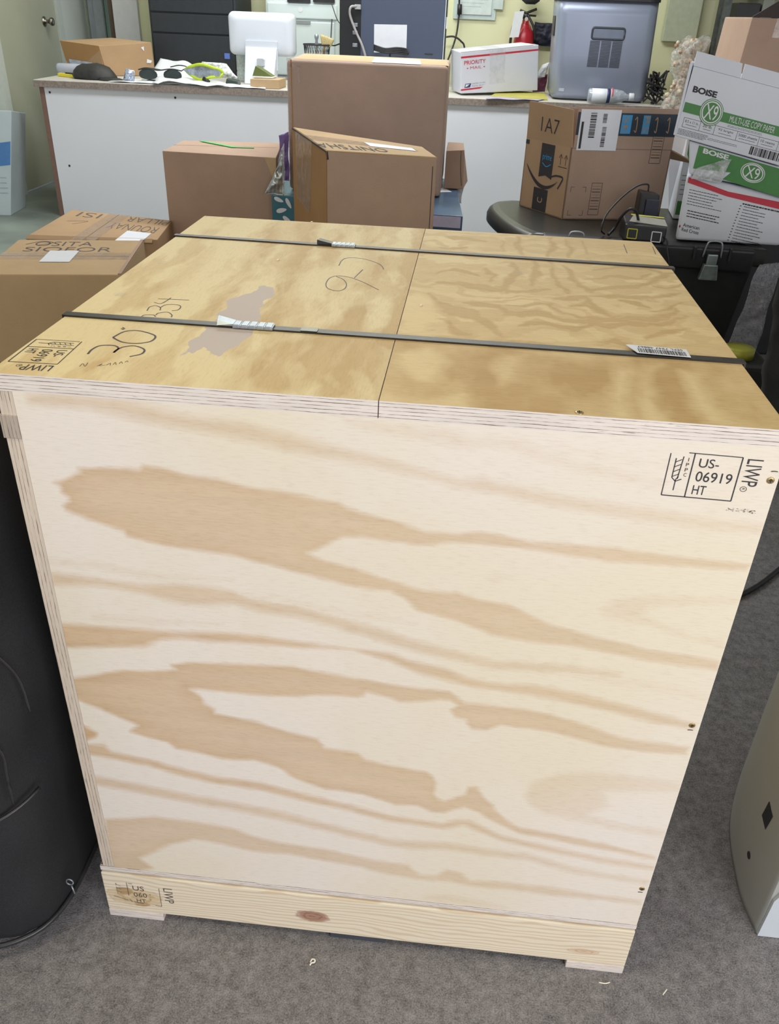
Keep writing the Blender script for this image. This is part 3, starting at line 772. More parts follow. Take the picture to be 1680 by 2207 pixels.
# ---------------------------------------------------------------- cartons behind the crate
def carton(name, label, bot, top, mat, group=None, bev=.003, cat='box', extra=None):
    cx = sum(p[0] for p in bot)/4; cy = sum(p[1] for p in bot)/4
    t = thing(name, label, cat, (cx, cy, min(p[2] for p in bot)), group)
    obj('carton_body', hexa(B(), bot, top, bev=bev), mat, t)
    return t
def quad4(FL, FR, BR, BL, z0, z1):
    return [(*p, z0) for p in (FL, FR, BR, BL)], [(*p, z1) for p in (FL, FR, BR, BL)]
def topface(q): return Face(q[3], q[2], q[0])          # far-left, far-right, near-left
def frontface(b, t): return Face(t[0], t[1], b[0])
def crease(f, bm, a, b, w=.0016): return f.stroke(bm, (a, b), w, curve=False, h=.0007)
def lines(f, bm, u0, v0, u1, v1, n, w, seed=1, ragged=.3, mi=0):
    """rows of print too small to read"""
    random.seed(seed)
    for i in range(n):
        v = v0 + (v1-v0)*(i+.5)/n; u = u0; e = u1 - random.random()*ragged*(u1-u0)
        while u < e:
            s = min(e, u + random.uniform(.03, .10)*(u1-u0)); f.stroke(bm, ((u, v), (s, v)), w, curve=False, mi=mi); u = s + .012*(u1-u0)
    return bm
def barcode(f, bm, u0, v0, u1, v1, seed=2, horiz=True, h=.0009, mi=0):
    random.seed(seed); a, e = (u0, u1) if horiz else (v0, v1); st = (e-a)/46
    while a < e - st*2:
        w = random.choice((1, 1, 2, 3))*st*.8
        if horiz: f.quad(bm, a, v0, a+w, v1, h, mi, .0002)
        else: f.quad(bm, u0, a, u1, a+w, h, mi, .0002)
        a += w + random.choice((1, 1, 2))*st*.8
    return bm

# front-left carton
b, t = quad4((-.757, 1.254), (-.415, 1.329), (-.485, 1.687), (-.827, 1.612), 0, .58)
c1 = carton('cardboard_carton', 'brown carton with hand lettering and a square white label, nearest the crate on the left', b, t, CARDK, 'taped cartons left of the crate')
f = topface(t)
bm = f.quad(B(), 0, .50, 1, .505, h=.0005, t=.001)
obj('flap_seam', bm, INKB, c1)
obj('packing_tape', f.quad(B(), .0, .40, 1.0, .60, h=.0009), TAPE, c1)
bm = f.text(B(), 'OSITA', .17, .07, .62, .20, bold=-.01); f.text(bm, 'SIOFOR', .13, .24, .80, .37, bold=-.01)
f.stroke(bm, ((.10, .16), (.20, .06), (.30, .10), (.2, .18)), .003)
obj('hand_lettering', bm, PENCIL, c1)
lb = obj('paper_label', f.quad(B(), .34, .36, .56, .68, h=.0016), LABEL, c1, label='square white paper label')
g = f.sub(.34, .36, .56, .68)
bm = lines(g, B(), .26, .34, .74, .64, 3, .004, 5, .1)
obj('label_print', bm, INKB, lb)
bm = B(); f.quad(bm, .975, .0, 1.0, 1.0, h=.003, t=.003); obj('flap_edge', bm, CARD, c1)

# carton behind it
b, t = quad4((-1.165, 2.30), (-.692, 2.351), (-.742, 2.675), (-1.20, 2.765), 0, .42)
c2 = carton('cardboard_carton', 'low brown carton with taped lid and square white label, behind the lettered carton', b, t, CARD2, 'taped cartons left of the crate')
f = topface(t)
obj('packing_tape', f.quad(B(), .38, .0, .58, 1.0, h=.0009), TAPE, c2)
obj('flap_seam', f.quad(B(), .475, 0, .482, 1, h=.0006), INKB, c2)
obj('flap_lip', hexa(B(), [(-1.168, 2.296, .404), (-.71, 2.347, .404), (-.71, 2.352, .404), (-1.168, 2.301, .404)], [(-1.17, 2.286, .410), (-.71, 2.340, .410), (-.71, 2.352, .422), (-1.168, 2.301, .422)]), CARD2, c2)
bm = f.text(B(), 'ISI', .12, .05, .34, .22, bold=-.01, flip=True); f.text(bm, 'PILLAR', .60, .03, 1.0, .20, bold=-.01, flip=True)
f.text(bm, 'ROUNAY', .52, .30, .97, .50, bold=-.01, flip=True); f.stroke(bm, ((.12, .42), (.3, .35), (.2, .5)), .003)
obj('hand_lettering', bm, INKB, c2)
lb = obj('paper_label', f.quad(B(), .735, .52, .955, .86, h=.0012), LABEL, c2, label='square white paper label')
g = f.sub(.735, .52, .955, .86)
bm = lines(g, B(), .26, .34, .74, .64, 3, .004, 8, .1); obj('label_print', bm, INKB, lb)

# tall plain carton against the counter side
b, t = quad4((-.757, 2.683), (-.301, 2.662), (-.364, 3.071), (-.772, 2.995), 0, .68)
c3 = carton('cardboard_carton', 'plain brown carton with a green strap on top, in front of the white counter', b, t, CARD)
f = topface(t)
bm = f.quad(B(), .0, .47, 1, .475, h=.0005, t=.001); obj('flap_seam', bm, INKB, c3)
bm = f.poly(B(), ((.18, .10), (.23, .10), (.62, .56), (.80, .58), (.80, .62), (.58, .60)), h=.004, t=.002)
prop(obj('plastic_strap', bm, plain('bright_green_strap', (.10, .55, .16), .4)), 'bright green plastic strap lying on top of the plain brown carton', 'strap')
f = frontface(b, t)
bm = B(); f.poly(bm, ((.9, .0), (1.0, .0), (1.0, .16), (.96, .10)), h=.004); obj('torn_flap', bm, CARDK, c3)

# open-seamed carton in the middle (lettered upside down)
b, t = quad4((0.0, 2.03), (.345, 2.007), (.286, 2.22), (-.21, 2.556), 0, .80)
c4 = carton('cardboard_carton', 'brown carton with upside-down hand lettering on its top edge, directly behind the crate', b, t, CARD)
obj('side_panel', hexa(B(), [(-.001, 2.028, 0), (.0, 2.0285, 0), (-.211, 2.5545, 0), (-.213, 2.554, 0)], [(-.001, 2.028, .799), (.0, 2.0285, .799), (-.211, 2.5545, .799), (-.213, 2.554, .799)]), CARD3, c4, label='orange-brown side of the carton')
f = Face(t[3], t[2], t[0], t[1])
obj('top_flap', hexa(B(), [(0, 2.03, .80), (.345, 2.007, .80), (.286, 2.22, .80), (-.21, 2.556, .80)], [(0.003, 2.03, .803), (.342, 2.01, .803), (.284, 2.218, .803), (-.207, 2.553, .803)]), CARDK, c4)
bm = f.text(B(), 'ONITSHA', -.02, .70, .60, .90, h=.0040, bold=-.005, flip=True)
obj('hand_lettering', bm, INK, c4)
obj('packing_tape', f.quad(B(), .0, .36, .9, .60, h=.0040), TAPE, c4)
lb = obj('paper_label', f.quad(B(), .50, .38, .88, .62, h=.0045), LABEL, c4, label='white shipping label')
g = f.sub(.50, .38, .88, .62); obj('label_print', lines(g, B(), .1, .15, .9, .85, 5, .003, 3), INKB, lb)
sf = Face((-.2135, 2.554, .799), (-.0015, 2.028, .799), (-.2135, 2.554, 0))
bm = B()
sf.poly(bm, ((.12, .0), (.62, .0), (.58, .22), (.52, .30), (.12, .28)), h=.0012)
obj('packing_tape', bm, TAPE, c4)
bm = B(); crease(sf, bm, (0, .0), (1, .0), .006); obj('lid_gap', bm, INK, c4)
ff4 = frontface(b, t)
bm = B(); crease(ff4, bm, (.965, .03), (.965, .9), .0022); crease(ff4, bm, (.0, .0), (.01, .03), .008); obj('flap_seam', bm, INK, c4)

# big carton standing on a flat blue box
b, t = quad4((-.258, 2.70), (.338, 2.70), (.330, 3.22), (-.30, 3.22), .562, 1.014)
c5 = thing('cardboard_carton', 'tallest brown carton, standing upright on a blue box in front of the counter', 'box', (.04, 2.96, .562))
obj('carton_body', hexa(B(), b, t, bev=.018, seg=4), cardboard('cardboard_mauve', (.44, .32, .26)), c5, True)
f = topface(t)
obj('top_tape', f.quad(B(), .035, .07, .955, .93, h=.0008), CARDK, c5, label='kraft paper tape along the top')
lb = obj('paper_label', f.quad(B(), .50, .30, .79, .97, h=.0020), LABEL, c5, label='white shipping label')
g = f.sub(.50, .30, .79, .97); bm = lines(g, B(), .05, .2, .35, .8, 5, .006, 5); barcode(g, bm, .40, .2, .56, .8, 3); lines(g, bm, .65, .3, .95, .8, 3, .005, 7); obj('label_print', bm, INKB, lb)
f = frontface(b, t)
bm = f.quad(B(), .012, .03, .085, .055, h=.0012); f.quad(bm, .065, .03, .085, .17, h=.0012); obj('tape_scrap', bm, TAPE, c5)
bm = B(); f.stroke(bm, ((.36, .575), (.40, .59), (.43, .585), (.46, .572)), .006); f.stroke(bm, ((.32, .565), (.37, .575)), .0015); obj('ink_smear', bm, INKB, c5)
bm = B(); f.stroke(bm, ((.028, .0), (.030, .5), (.026, 1.0)), .004, h=.0012); obj('edge_crease', bm, CARD3, c5)
bm = B(); f.quad(bm, -.001, -.01, .03, .98, h=.0006); obj('edge_tape', bm, TAPE, c5)

# flat blue box below it, and its lilac band
b, t = quad4((-.02, 2.40), (.427, 2.378), (.392, 2.69), (0, 2.69), .0, .56)
BLUEB = plain('slate_blue_box', (.055, .115, .20), .35, var=.15, scale=6)
c6 = thing('blue_box', 'slate blue product box with a lilac band, under the tallest carton', 'box', (.2, 2.7, 0))
obj('carton_body', hexa(B(), [(.10, 2.40, 0), (.435, 2.38, 0), (.385, 3.15, 0), (.06, 3.15, 0)], [(.10, 2.40, .56), (.435, 2.38, .56), (.385, 3.15, .56), (.06, 3.15, .56)], bev=.003), BLUEB, c6)
f = Face((-.02, 2.40, .56), (.435, 2.38, .56), (-.02, 2.40, 0))
obj('lilac_band', f.quad(B(), .3, .006, .985, .075, h=.0012), plain('lilac_print', (.58, .56, .74), .4), c6)
f = Face((-.02, 3.15, .56), (.385, 3.15, .56), (-.02, 2.40, .56))
obj('top_print', f.poly(B(), ((.82, .35), (.90, .30), (.99, .42), (.86, .45)), h=.0012), WHITE, c6, label='white printed patch on the blue box top')

# teal box with white leaf print to the left, silver and purple mailers on it
TEAL = plain('teal_box', (.045, .17, .235), .4, var=.2, scale=8)
c7 = thing('teal_box', 'teal box with white leaf print, squeezed between two brown cartons', 'box', (-.2, 2.75, 0))
obj('carton_body', hexa(B(), [(-.310, 2.60, 0), (-.215, 2.60, 0), (-.13, 2.95, 0), (-.322, 2.95, 0)], [(-.310, 2.60, .555), (-.215, 2.60, .555), (-.13, 2.95, .555), (-.322, 2.95, .555)], bev=.003), TEAL, c7)
f = Face((-.310, 2.60, .555), (-.215, 2.60, .555), (-.310, 2.60, 0)); bm = B()
for u, v, s, a in ((.30, .03, .2, .3), (.40, .10, .22, -.2), (.62, .16, .2, .5), (.35, .20, .18, .1), (.7, .05, .2, 1.0)):
    P = []
    for k in range(12):
        q = 2*math.pi*k/12; x = math.cos(q)*s; y = math.sin(q)*s*.35*(1-.3*math.cos(q))
        P.append((u + x*math.cos(a) - y*math.sin(a), v + (x*math.sin(a) + y*math.cos(a))*.2))
    f.poly(bm, P, h=.0012)
obj('leaf_print', bm, WHITE, c7)
def crumple(name, label, cat, pts, mat, thick, seed, n=26, amp=.012, parent=None):
    """crumpled sheet or pouch filling a four-point outline (bl, br, tr, tl), bulging towards the front"""
    a, b_, c_, d = [Vector(p) for p in pts]; bm = B(); G = []
    nn = (b_-a).cross(d-a).normalized()
    from mathutils import noise as mn
    for side in (1, -1):
        g = []
        for j in range(n+1):
            row = []
            for i in range(n+1):
                u, v = i/n, j/n; p = (a*(1-u)+b_*u)*(1-v) + (d*(1-u)+c_*u)*v
                e = (16*u*(1-u)*v*(1-v))**.5
                w = mn.turbulence(p*22 + Vector((seed, 0, 0)), 3, False)
                row.append(bm.verts.new(p + nn*side*(thick*.5*e*(1 + .3*w)) + nn*(w-.4)*amp*e + Vector((mn.noise(p*14+Vector((0, seed, 0))), 0, mn.noise(p*15+Vector((seed, 3, 0)))))*amp*.7))
            g.append(row)
        G.append(g)
        for j in range(n):
            for i in range(n): bm.faces.new((g[j][i], g[j][i+1], g[j+1][i+1], g[j+1][i]))
    A, Z_ = G
    ring = lambda g: [g[0][i] for i in range(n)] + [g[j][n] for j in range(n)] + [g[n][i] for i in range(n, 0, -1)] + [g[j][0] for j in range(n, 0, -1)]
    ra, rz = ring(A), ring(Z_)
    for i in range(len(ra)): bm.faces.new((ra[i], ra[(i+1) % len(ra)], rz[(i+1) % len(ra)], rz[i]))
    o = obj(name, bm, mat, parent, True)
    return prop(o, label, cat) if label else o
SILV = plain('silver_foil', (.42, .45, .44), .28, .7, var=.3, scale=90)
crumple('foil_mailer', 'crumpled silver foil mailer between the brown cartons', 'mailer', [(-.335, 2.59, .556), (-.262, 2.60, .556), (-.262, 2.60, .70), (-.315, 2.59, .60)], SILV, .02, 3)
crumple('film_wrap', 'clear plastic wrap bunched beside the teal box', 'plastic wrap', [(-.30, 2.62, .58), (-.262, 2.62, .56), (-.262, 2.62, .74), (-.275, 2.62, .72)], FILM, .02, 5)
crumple('purple_bag', 'purple plastic bag poking out left of the tallest carton', 'bag', [(-.275, 2.66, .60), (-.25, 2.66, .60), (-.25, 2.66, .775), (-.29, 2.66, .76)], translucent('purple_film', (.16, .07, .30), 1.6, .4, .5), .03, 7)

# small brown carton peeking out on the right
b, t = [(.345, 2.90, .585), (.424, 2.90, .585), (.44, 3.10, .585), (.345, 3.10, .585)], [(.345, 2.90, .705), (.418, 2.90, .712), (.41, 3.05, .72), (.345, 3.05, .72)]
b = [(x, y, .562) for x, y, z in b]
c8 = carton('cardboard_carton', 'small dented brown carton jutting out right of the tallest carton', b, t, CARD)
bm = B(); frontface(b, t).stroke(bm, ((.82, .02), (.86, .5), (.98, .95)), .003); obj('dent_crease', bm, INKB, c8)
crumple('white_bag', 'white plastic bag behind the slate blue box', 'bag', [(.345, 2.97, .50), (.425, 2.97, .49), (.425, 2.97, .575), (.36, 2.97, .58)], plain('white_film', (.6, .62, .66), .4), .03, 9)

# ---------------------------------------------------------------- black storage tote and what stands on it
TOTE = plain('black_tote_plastic', (.017, .018, .020), .42, var=.15, scale=40)
TOTL = plain('tote_lid_plastic', (.032, .034, .030), .35, var=.15, scale=40)
tote = thing('storage_tote', 'large black plastic storage tote with metal latches, behind the right of the crate', 'storage tote', (1.0, 2.35, 0))
obj('tote_body', hexa(B(), [(.72, 2.16, 0), (1.33, 2.12, 0), (1.30, 2.58, 0), (.66, 2.60, 0)], [(.665, 2.12, .53), (1.385, 2.085, .53), (1.36, 2.62, .53), (.60, 2.64, .53)], bev=.012), TOTE, tote)
lid_o = smooth_path([(.655, 2.095, 0), (.60, 2.20, 0), (.548, 2.36, 0), (.522, 2.52, 0), (.54, 2.63, 0), (.60, 2.68, 0)], 5)
lid_o = [(p.x, p.y) for p in lid_o] + [(1.38, 2.66), (1.403, 2.06)]
bm = B(); rings = []; cx, cy = .97, 2.37
for z, s in ((.520, .985), (.526, 1.0), (.548, 1.0), (.562, .985), (.572, .955), (.575, .90)):
    rings.append([bm.verts.new((cx+(x-cx)*(s if x < .7 else 1), cy+(y-cy)*(s if x < .7 else 1), z)) for x, y in lid_o])
for q_, w_ in zip(rings, rings[1:]):
    for k_ in range(len(q_)): bm.faces.new((q_[k_], q_[(k_+1) % len(q_)], w_[(k_+1) % len(q_)], w_[k_]))
bm.faces.new(rings[0][::-1]); bm.faces.new(rings[-1])
o = obj('tote_lid', bm, TOTL, tote)
for p in o.data.polygons: p.use_smooth = abs(p.normal.z) < .98
bm = B(); hexa(bm, [(.70, 2.085, .50), (1.37, 2.052, .50), (1.37, 2.10, .50), (.70, 2.13, .50)], [(.70, 2.078, .572), (1.37, 2.045, .572), (1.37, 2.10, .578), (.70, 2.13, .578)], bev=.01, seg=3); obj('lid_skirt', bm, TOTE, tote, True)
for x in (.805, 1.235):
    y = 2.08 - (x-.7)*.05
    bm = B(); tube(bm, smooth_path([(x-.028, y-.006, .545), (x-.024, y-.010, .582), (x-.015, y-.008, .594), (x+.015, y-.008, .594), (x+.024, y-.010, .582), (x+.028, y-.006, .545)], 4), .0028, 8)
    l = obj('latch_wire', bm, STEEL, tote, True, label='bright wire latch')
    bm = hexa(B(), [(x-.03, y-.020, .475), (x+.03, y-.020, .475), (x+.03, y, .475), (x-.03, y, .475)], [(x-.022, y-.022, .525), (x+.022, y-.022, .525), (x+.022, y, .525), (x-.022, y, .525)], bev=.004)
    box(bm, x-.016, y-.020, .522, x+.016, y-.008, .556, bev=.003)
    obj('latch_plate', bm, plain('latch_grey_metal', (.22, .26, .26), .4, .6, var=.3), l)
    for s in (-.055, .055): obj('latch_rib', box(B(), x+s-.004, y-.010, .535, x+s+.004, y+.01, .575, bev=.002), TOTE, tote)

# shipping carton with standing flaps
BL, BR, LB = Vector((.781, 2.346, .576)), Vector((1.128, 2.426, .576)), Vector((.640, 2.555, .576))
RB = BR + (LB - BL)
up = Vector((0, 0, 1)); hw = .232; fl = .125
amz = thing('shipping_carton', 'open shipping carton with a curved arrow print and standing flaps, on the black tote', 'box', tuple((BL+BR)/2))
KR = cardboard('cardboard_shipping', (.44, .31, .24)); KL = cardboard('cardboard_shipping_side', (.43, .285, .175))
q = lambda a, b_, z0, z1, d: hexa(B(), [a+up*z0, b_+up*z0, b_+up*z0+d, a+up*z0+d], [a+up*z1, b_+up*z1, b_+up*z1+d, a+up*z1+d])
dn = (LB-BL).normalized()*.004; dx = (BR-BL).normalized()*.004
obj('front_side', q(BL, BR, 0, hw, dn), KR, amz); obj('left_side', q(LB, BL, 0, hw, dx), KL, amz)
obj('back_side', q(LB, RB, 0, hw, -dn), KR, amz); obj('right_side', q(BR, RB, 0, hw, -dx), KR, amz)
obj('carton_bottom', hexa(B(), [BL, BR, RB, LB], [p+up*.004 for p in (BL, BR, RB, LB)]), KR, amz)
FF_ = q(BL+dx*2, BR, hw, hw+fl, dn); ffl = obj('front_flap', FF_, KR, amz)
LT0, LT1 = LB + up*(hw+fl-.005) + Vector((-.004, -.01, 0)), BL + up*(hw+fl-.01) + Vector((-.012, .0, 0))
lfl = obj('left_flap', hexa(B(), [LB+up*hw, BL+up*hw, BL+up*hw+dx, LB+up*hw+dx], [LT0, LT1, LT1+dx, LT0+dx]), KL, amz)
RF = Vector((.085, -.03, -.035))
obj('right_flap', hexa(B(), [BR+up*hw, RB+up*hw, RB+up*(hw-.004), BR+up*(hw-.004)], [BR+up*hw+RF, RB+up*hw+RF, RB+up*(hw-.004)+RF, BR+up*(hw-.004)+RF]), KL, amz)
obj('back_flap', q(LB, RB, hw, hw+.10, -dn), KR, amz)
f = Face(BL+up*(hw+fl), BR+up*(hw+fl), BL)      # full front incl. flap
lf = Face(LB+up*hw, BL+up*hw, LB); tf = Face(LT0, LT1, LB+up*hw)
bm = tf.text(B(), '1A7', .33, .34, .74, .72, bold=-.01); obj('flap_print', bm, INK, lfl)
bm = f.quad(B(), .02, .045, 1.0, .24, h=.0008); tp = obj('printed_tape', bm, plain('dark_printed_tape', (.02, .03, .05), .35), ffl, label='dark printed tape with blue lettering')
amz_tp = amz
for (a, w_) in ((.45, .10), (.66, .07)): obj('tape_print', f.quad(B(), a, .06, a+w_, .22, h=.0012), BLUE, amz)
bm = B()
for (a, tx) in ((.47, 'SE'), (.675, 'RS')): f.textr(bm, tx, a, .07, a+.05, .21, h=.0016)
for a in (.58, .78, .90): f.stroke(bm, ((a, .10), (a+.02, .08), (a+.025, .20), (a+.005, .19)), .003, h=.0014)
obj('tape_lettering', bm, CARD2, amz)
lb = obj('shipping_label', f.quad(B(), .045, .02, .435, .37, h=.0022), LABEL, amz, label='white shipping label with bar codes')
g = f.sub(.045, .02, .435, .37); bm = B()
g.quad(bm, .045, .30, .10, .96, h=.0030); barcode(g, bm, .25, .08, .40, .74, 4, False, h=.0030); barcode(g, bm, .58, .42, .68, .92, 5, False, h=.003)
barcode(g, bm, .56, .10, .66, .34, 9, False, h=.003)
lines(g, bm, .13, .05, .20, .24, 3, .002, 61); lines(g, bm, .45, .06, .52, .24, 3, .0018, 62); lines(g, bm, .72, .40, .78, .70, 5, .0014, 63)
lines(g, bm, .82, .45, .96, .92, 5, .0014, 6); lines(g, bm, .70, .08, .95, .30, 3, .001, 8)
obj('label_print', bm, INK, lb)
# arrows, codes and brackets
bm = B()
for a, b0, a1, b1 in ((.255, .66, .36, .955), (.79, .20, .90, .475)):
    for s in ((a, b0, a1, b0), (a1, b0, a1, b1), (a1, b1, a, b1), (a, b1, a, b0)): f.stroke(bm, (s[:2], s[2:]), .0018, curve=False)
    for k in range(9):
        v = b0 + (b1-b0)*(.1+.09*k); f.stroke(bm, ((a+.01, v), (a1-.01, v)), .0008 + .0012*(k % 3), curve=False)
for x, y, sx, sy in ((.05, .70, 1, 1), (.20, .70, -1, 1), (.05, .96, 1, -1), (.20, .96, -1, -1)):
    f.stroke(bm, ((x+.035*sx, y), (x, y)), .0016, curve=False); f.stroke(bm, ((x, y), (x, y+.045*sy)), .0016, curve=False)
f.stroke(bm, ((0.0, .355), (1, .355)), .0012, curve=False)
obj('front_print', bm, INKB, amz)
bm = B(); lf.quad(bm, .37, .02, .66, .44); lf.poly(bm, ((.37, .44), (.66, .44), (.66, .50), (.52, .46), (.37, .50)))
obj('dark_print', lf.quad(B(), .30, .66, .62, .985), INK, amz); obj('dark_print', lf.quad(B(), .0, .02, .08, .08), INK, amz)
dk = obj('dark_print', bm, INK, amz)
bm = lf.text(B(), 'prime', .42, .16, .62, .27, h=.0014); lf.stroke(bm, ((.43, .29), (.52, .335), (.62, .29)), .003, h=.0014); obj('side_lettering', bm, BLUE, amz)
bm = lines(lf, B(), .40, .05, .63, .13, 3, .002, 4); lf.stroke(bm, ((.42, .79), (.42, .84), (.46, .86)), .004, h=.0014); lf.stroke(bm, ((.51, .79), (.51, .84), (.47, .86)), .004, h=.0014)
lines(lf, bm, .34, .69, .58, .73, 2, .002, 4); lines(lf, bm, .34, .90, .58, .96, 2, .002, 5)
for o_ in [obj('side_small_print', bm, CARD2, amz)]: pass
bm = B()
# long curved arrow
N_ = 28; cur = [(.08 + .72*i/N_, .33 + .30*math.sin(math.pi*(.02 + .80*i/N_))**.85 - .0*i) for i in range(N_+1)]
lf.band(bm, cur, [.002 + .011*math.sin(math.pi*min(1, i/N_*1.05))**.7 for i in range(N_+1)], h=.0012)
lf.stroke(bm, ((.66, .455), (.76, .425), (.90, .43), (.875, .51), (.82, .60)), .0062)
for a in (.81, .92): 
    lf.stroke(bm, ((a, .12), (a, .26)), .0022, curve=False); lf.stroke(bm, ((a-.035, .17), (a, .115), (a+.035, .17)), .0022, curve=False)
lf.stroke(bm, ((.77, .29), (.96, .29)), .0022, curve=False)
obj('arrow_print', bm, INK, amz)

# power adapters and cables on the tote
AD = plain('adapter_black', (.015, .015, .018), .35, var=.2)
ad = thing('power_adapter', 'black power adapter lying on the tote with yellow and white marked sockets', 'power adapter', (1.03, 2.10, .578))
obj('adapter_body', hexa(B(), [(.955, 2.075, .577), (1.085, 2.065, .577), (1.09, 2.17, .577), (.955, 2.18, .577)], [(.955, 2.08, .625), (1.085, 2.07, .622), (1.09, 2.16, .635), (.955, 2.17, .64)], bev=.005), AD, ad)
f = Face((.955, 2.0795, .6245), (1.085, 2.0695, .6215), (.955, 2.075, .577))
bm = B()
for s in ((.08, .25, .30, .25), (.30, .25, .30, .85), (.30, .85, .08, .85), (.08, .85, .08, .25)): f.stroke(bm, (s[:2], s[2:]), .003, curve=False, h=.0015)
obj('yellow_socket', bm, plain('yellow_mark', (.55, .50, .04), .5), ad)
bm = B()
for s in ((.66, .30, .88, .30), (.88, .30, .88, .92), (.88, .92, .66, .92), (.66, .92, .66, .30)): f.stroke(bm, (s[:2], s[2:]), .003, curve=False, h=.0015)
obj('white_socket', bm, WHITE, ad)
f = Face((.955, 2.17, .64), (1.09, 2.16, .635), (.955, 2.08, .6255))
obj('adapter_label', f.poly(B(), ((.25, .1), (.98, .2), (.98, .85), (.1, .75)), h=.0015), plain('adapter_label_grey', (.35, .34, .30), .35), ad)
obj('adapter_stripe', f.quad(B(), .2, .0, .98, .12, h=.002), plain('yellow_mark_2', (.5, .48, .05), .5), ad)
ad2 = thing('power_adapter', 'upright dark blue-black plug adapter leaning between the cartons on the tote', 'power adapter', (1.04, 2.26, .578))
obj('adapter_body', hexa(B(), [(1.01, 2.21, .577), (1.085, 2.21, .577), (1.09, 2.29, .577), (1.01, 2.29, .577)], [(1.012, 2.22, .70), (1.075, 2.22, .695), (1.075, 2.29, .69), (1.012, 2.29, .70)], bev=.006), AD, ad2)
obj('adapter_face', box(B(), 1.032, 2.2085, .60, 1.075, 2.2125, .68, bev=.001), plain('adapter_blue_grey', (.03, .036, .06), .4), ad2)
bm = tube(B(), smooth_path([(.90, 2.12, .582), (.885, 2.10, .60), (.90, 2.14, .64), (.95, 2.2, .685), (1.0, 2.24, .715), (1.035, 2.25, .72), (1.04, 2.25, .70)]), .0028)
prop(obj('cable', bm, AD, None, True), 'thin black cable looping up over the adapters on the tote', 'cable')
bm = tube(B(), smooth_path([(1.0, 2.12, .632), (.985, 2.11, .66), (.965, 2.11, .665), (.945, 2.12, .64), (.93, 2.13, .60), (.91, 2.10, .585)]), .0045)
tube(bm, smooth_path([(1.06, 2.10, .60), (1.085, 2.055, .59), (1.09, 2.03, .56), (1.105, 2.02, .50), (1.10, 2.02, .40)]), .003)
prop(obj('cable', bm, AD, None, True), 'thick black cable plugged into the lying adapter', 'cable')

# ---------------------------------------------------------------- paper cartons stacked on the tote
WC = plain('white_carton', (.66, .69, .76), .6, var=.03, scale=5)
def slab(quad, y0, y1, mat, bev=.003, sh=.075):
    TL, TR, BR_, BL_ = quad
    return hexa(B(), [(BL_[0], y0, BL_[1]), (BR_[0], y0, BR_[1]), (BR_[0]+sh, y1, BR_[1]), (BL_[0]+sh, y1, BL_[1])],
                [(TL[0], y0, TL[1]), (TR[0], y0, TR[1]), (TR[0]+sh, y1, TR[1]), (TL[0]+sh, y1, TL[1])], bev=bev)
def x9(f, bm_g, bm_w, cu, cv, ru, rv):
    for k, (rr, w_) in enumerate(((1.0, .0022), (.84, .0035))):
        f.stroke(bm_w if k else bm_w, [(cu+ru*rr*math.cos(i*math.pi/12), cv+rv*rr*math.sin(i*math.pi/12)) for i in range(25)], w_, h=.0022)
    f.poly(bm_g, [(cu+ru*1.1*math.cos(i*math.pi/14), cv+rv*1.1*math.sin(i*math.pi/14)) for i in range(28)], h=.0012)
    f.text(bm_w, 'X9', cu-.58*ru, cv-.60*rv, cu+.58*ru, cv+.60*rv, h=.0024, bold=.005)
# bottom: first-aid carton
qp = ((1.118, .778), (1.44, .728), (1.455, .580), (1.123, .580))
pc = thing('first_aid_carton', 'white carton with a red stripe and black print, lowest of the stack on the tote', 'box', (1.28, 2.3, .58))
obj('carton_body', slab(qp, 2.10, 2.42, WC, .012), WC, pc, True)
f = Face((1.118, 2.10, .778), (1.44, 2.10, .728), (1.121, 2.10, .598))
obj('red_stripe', f.poly(B(), ((.02, .03), (.42, .12), (1.0, .10), (1.0, .22), (.42, .20), (.02, .12)), h=.0012), RED, pc)
bm = B()
f.text(bm, 'American', .055, .78, .22, .84, bold=.01); f.text(bm, 'Red Cross', .05, .86, .22, .92, bold=.01)
lines(f, bm, .05, .20, .40, .48, 6, .0018, 12, .4); lines(f, bm, .07, .54, .42, .68, 3, .0028, 13, .3)
for i in range(13): 
    v = .30 + i*.05; f.stroke(bm, ((.56-.004*i, v), (.575-.004*i, v)), .0024, curve=False)
    lines(f, bm, .60-.004*i, v-.02, .60+.3*(.6+.4*((i*7) % 5)/5), v+.02, 1, .0019, 20+i, .2)
lines(f, bm, .58, .245, .96, .275, 1, .004, 77, .05)
obj('black_print', bm, INK, pc)
bm = B(); f.quad(bm, .018, .84, .034, .858); f.quad(bm, .022, .825, .030, .873); obj('red_cross_mark', bm, RED, pc)
# green-faced paper carton in the middle
qn = ((1.105, .872), (1.46, .800), (1.46, .728), (1.118, .778))
nc = thing('paper_carton', 'green-faced copy paper carton torn at one end, middle of the stack', 'box', (1.28, 2.3, .75))
obj('carton_body', slab(((1.10, .877), (1.47, .797), (1.47, .733), (1.12, .782)), 2.085, 2.40, WC, .006), WC, nc)
f = Face((1.128, 2.085, .870), (1.47, 2.085, .797), (1.128, 2.085, .782))
g = Face((1.132, 2.085, .866), (1.45, 2.085, .799), (1.128, 2.085, .787))
bg, bw = B(), B()
g.poly(bg, ((.0, .02), (1, .02), (1, 1.0), (.30, .93), (.36, .62), (.24, .70), (.0, .85)), h=.0010)
g.text(bw, 'BOiSE', .05, .06, .30, .24, h=.0018, bold=.04)
x9(g, bg, bw, .56, .42, .115, .33)
lines(g, bw, .86, .76, .98, .86, 1, .003, 5, .1)
gp = obj('green_print', bg, GREEN, nc); obj('white_lettering', bw, WHITE, gp)
crumple('torn_film', None, None, [(1.128, 2.075, .768), (1.22, 2.075, .765), (1.235, 2.075, .83), (1.135, 2.075, .80)], FILM, .015, 21, parent=nc)
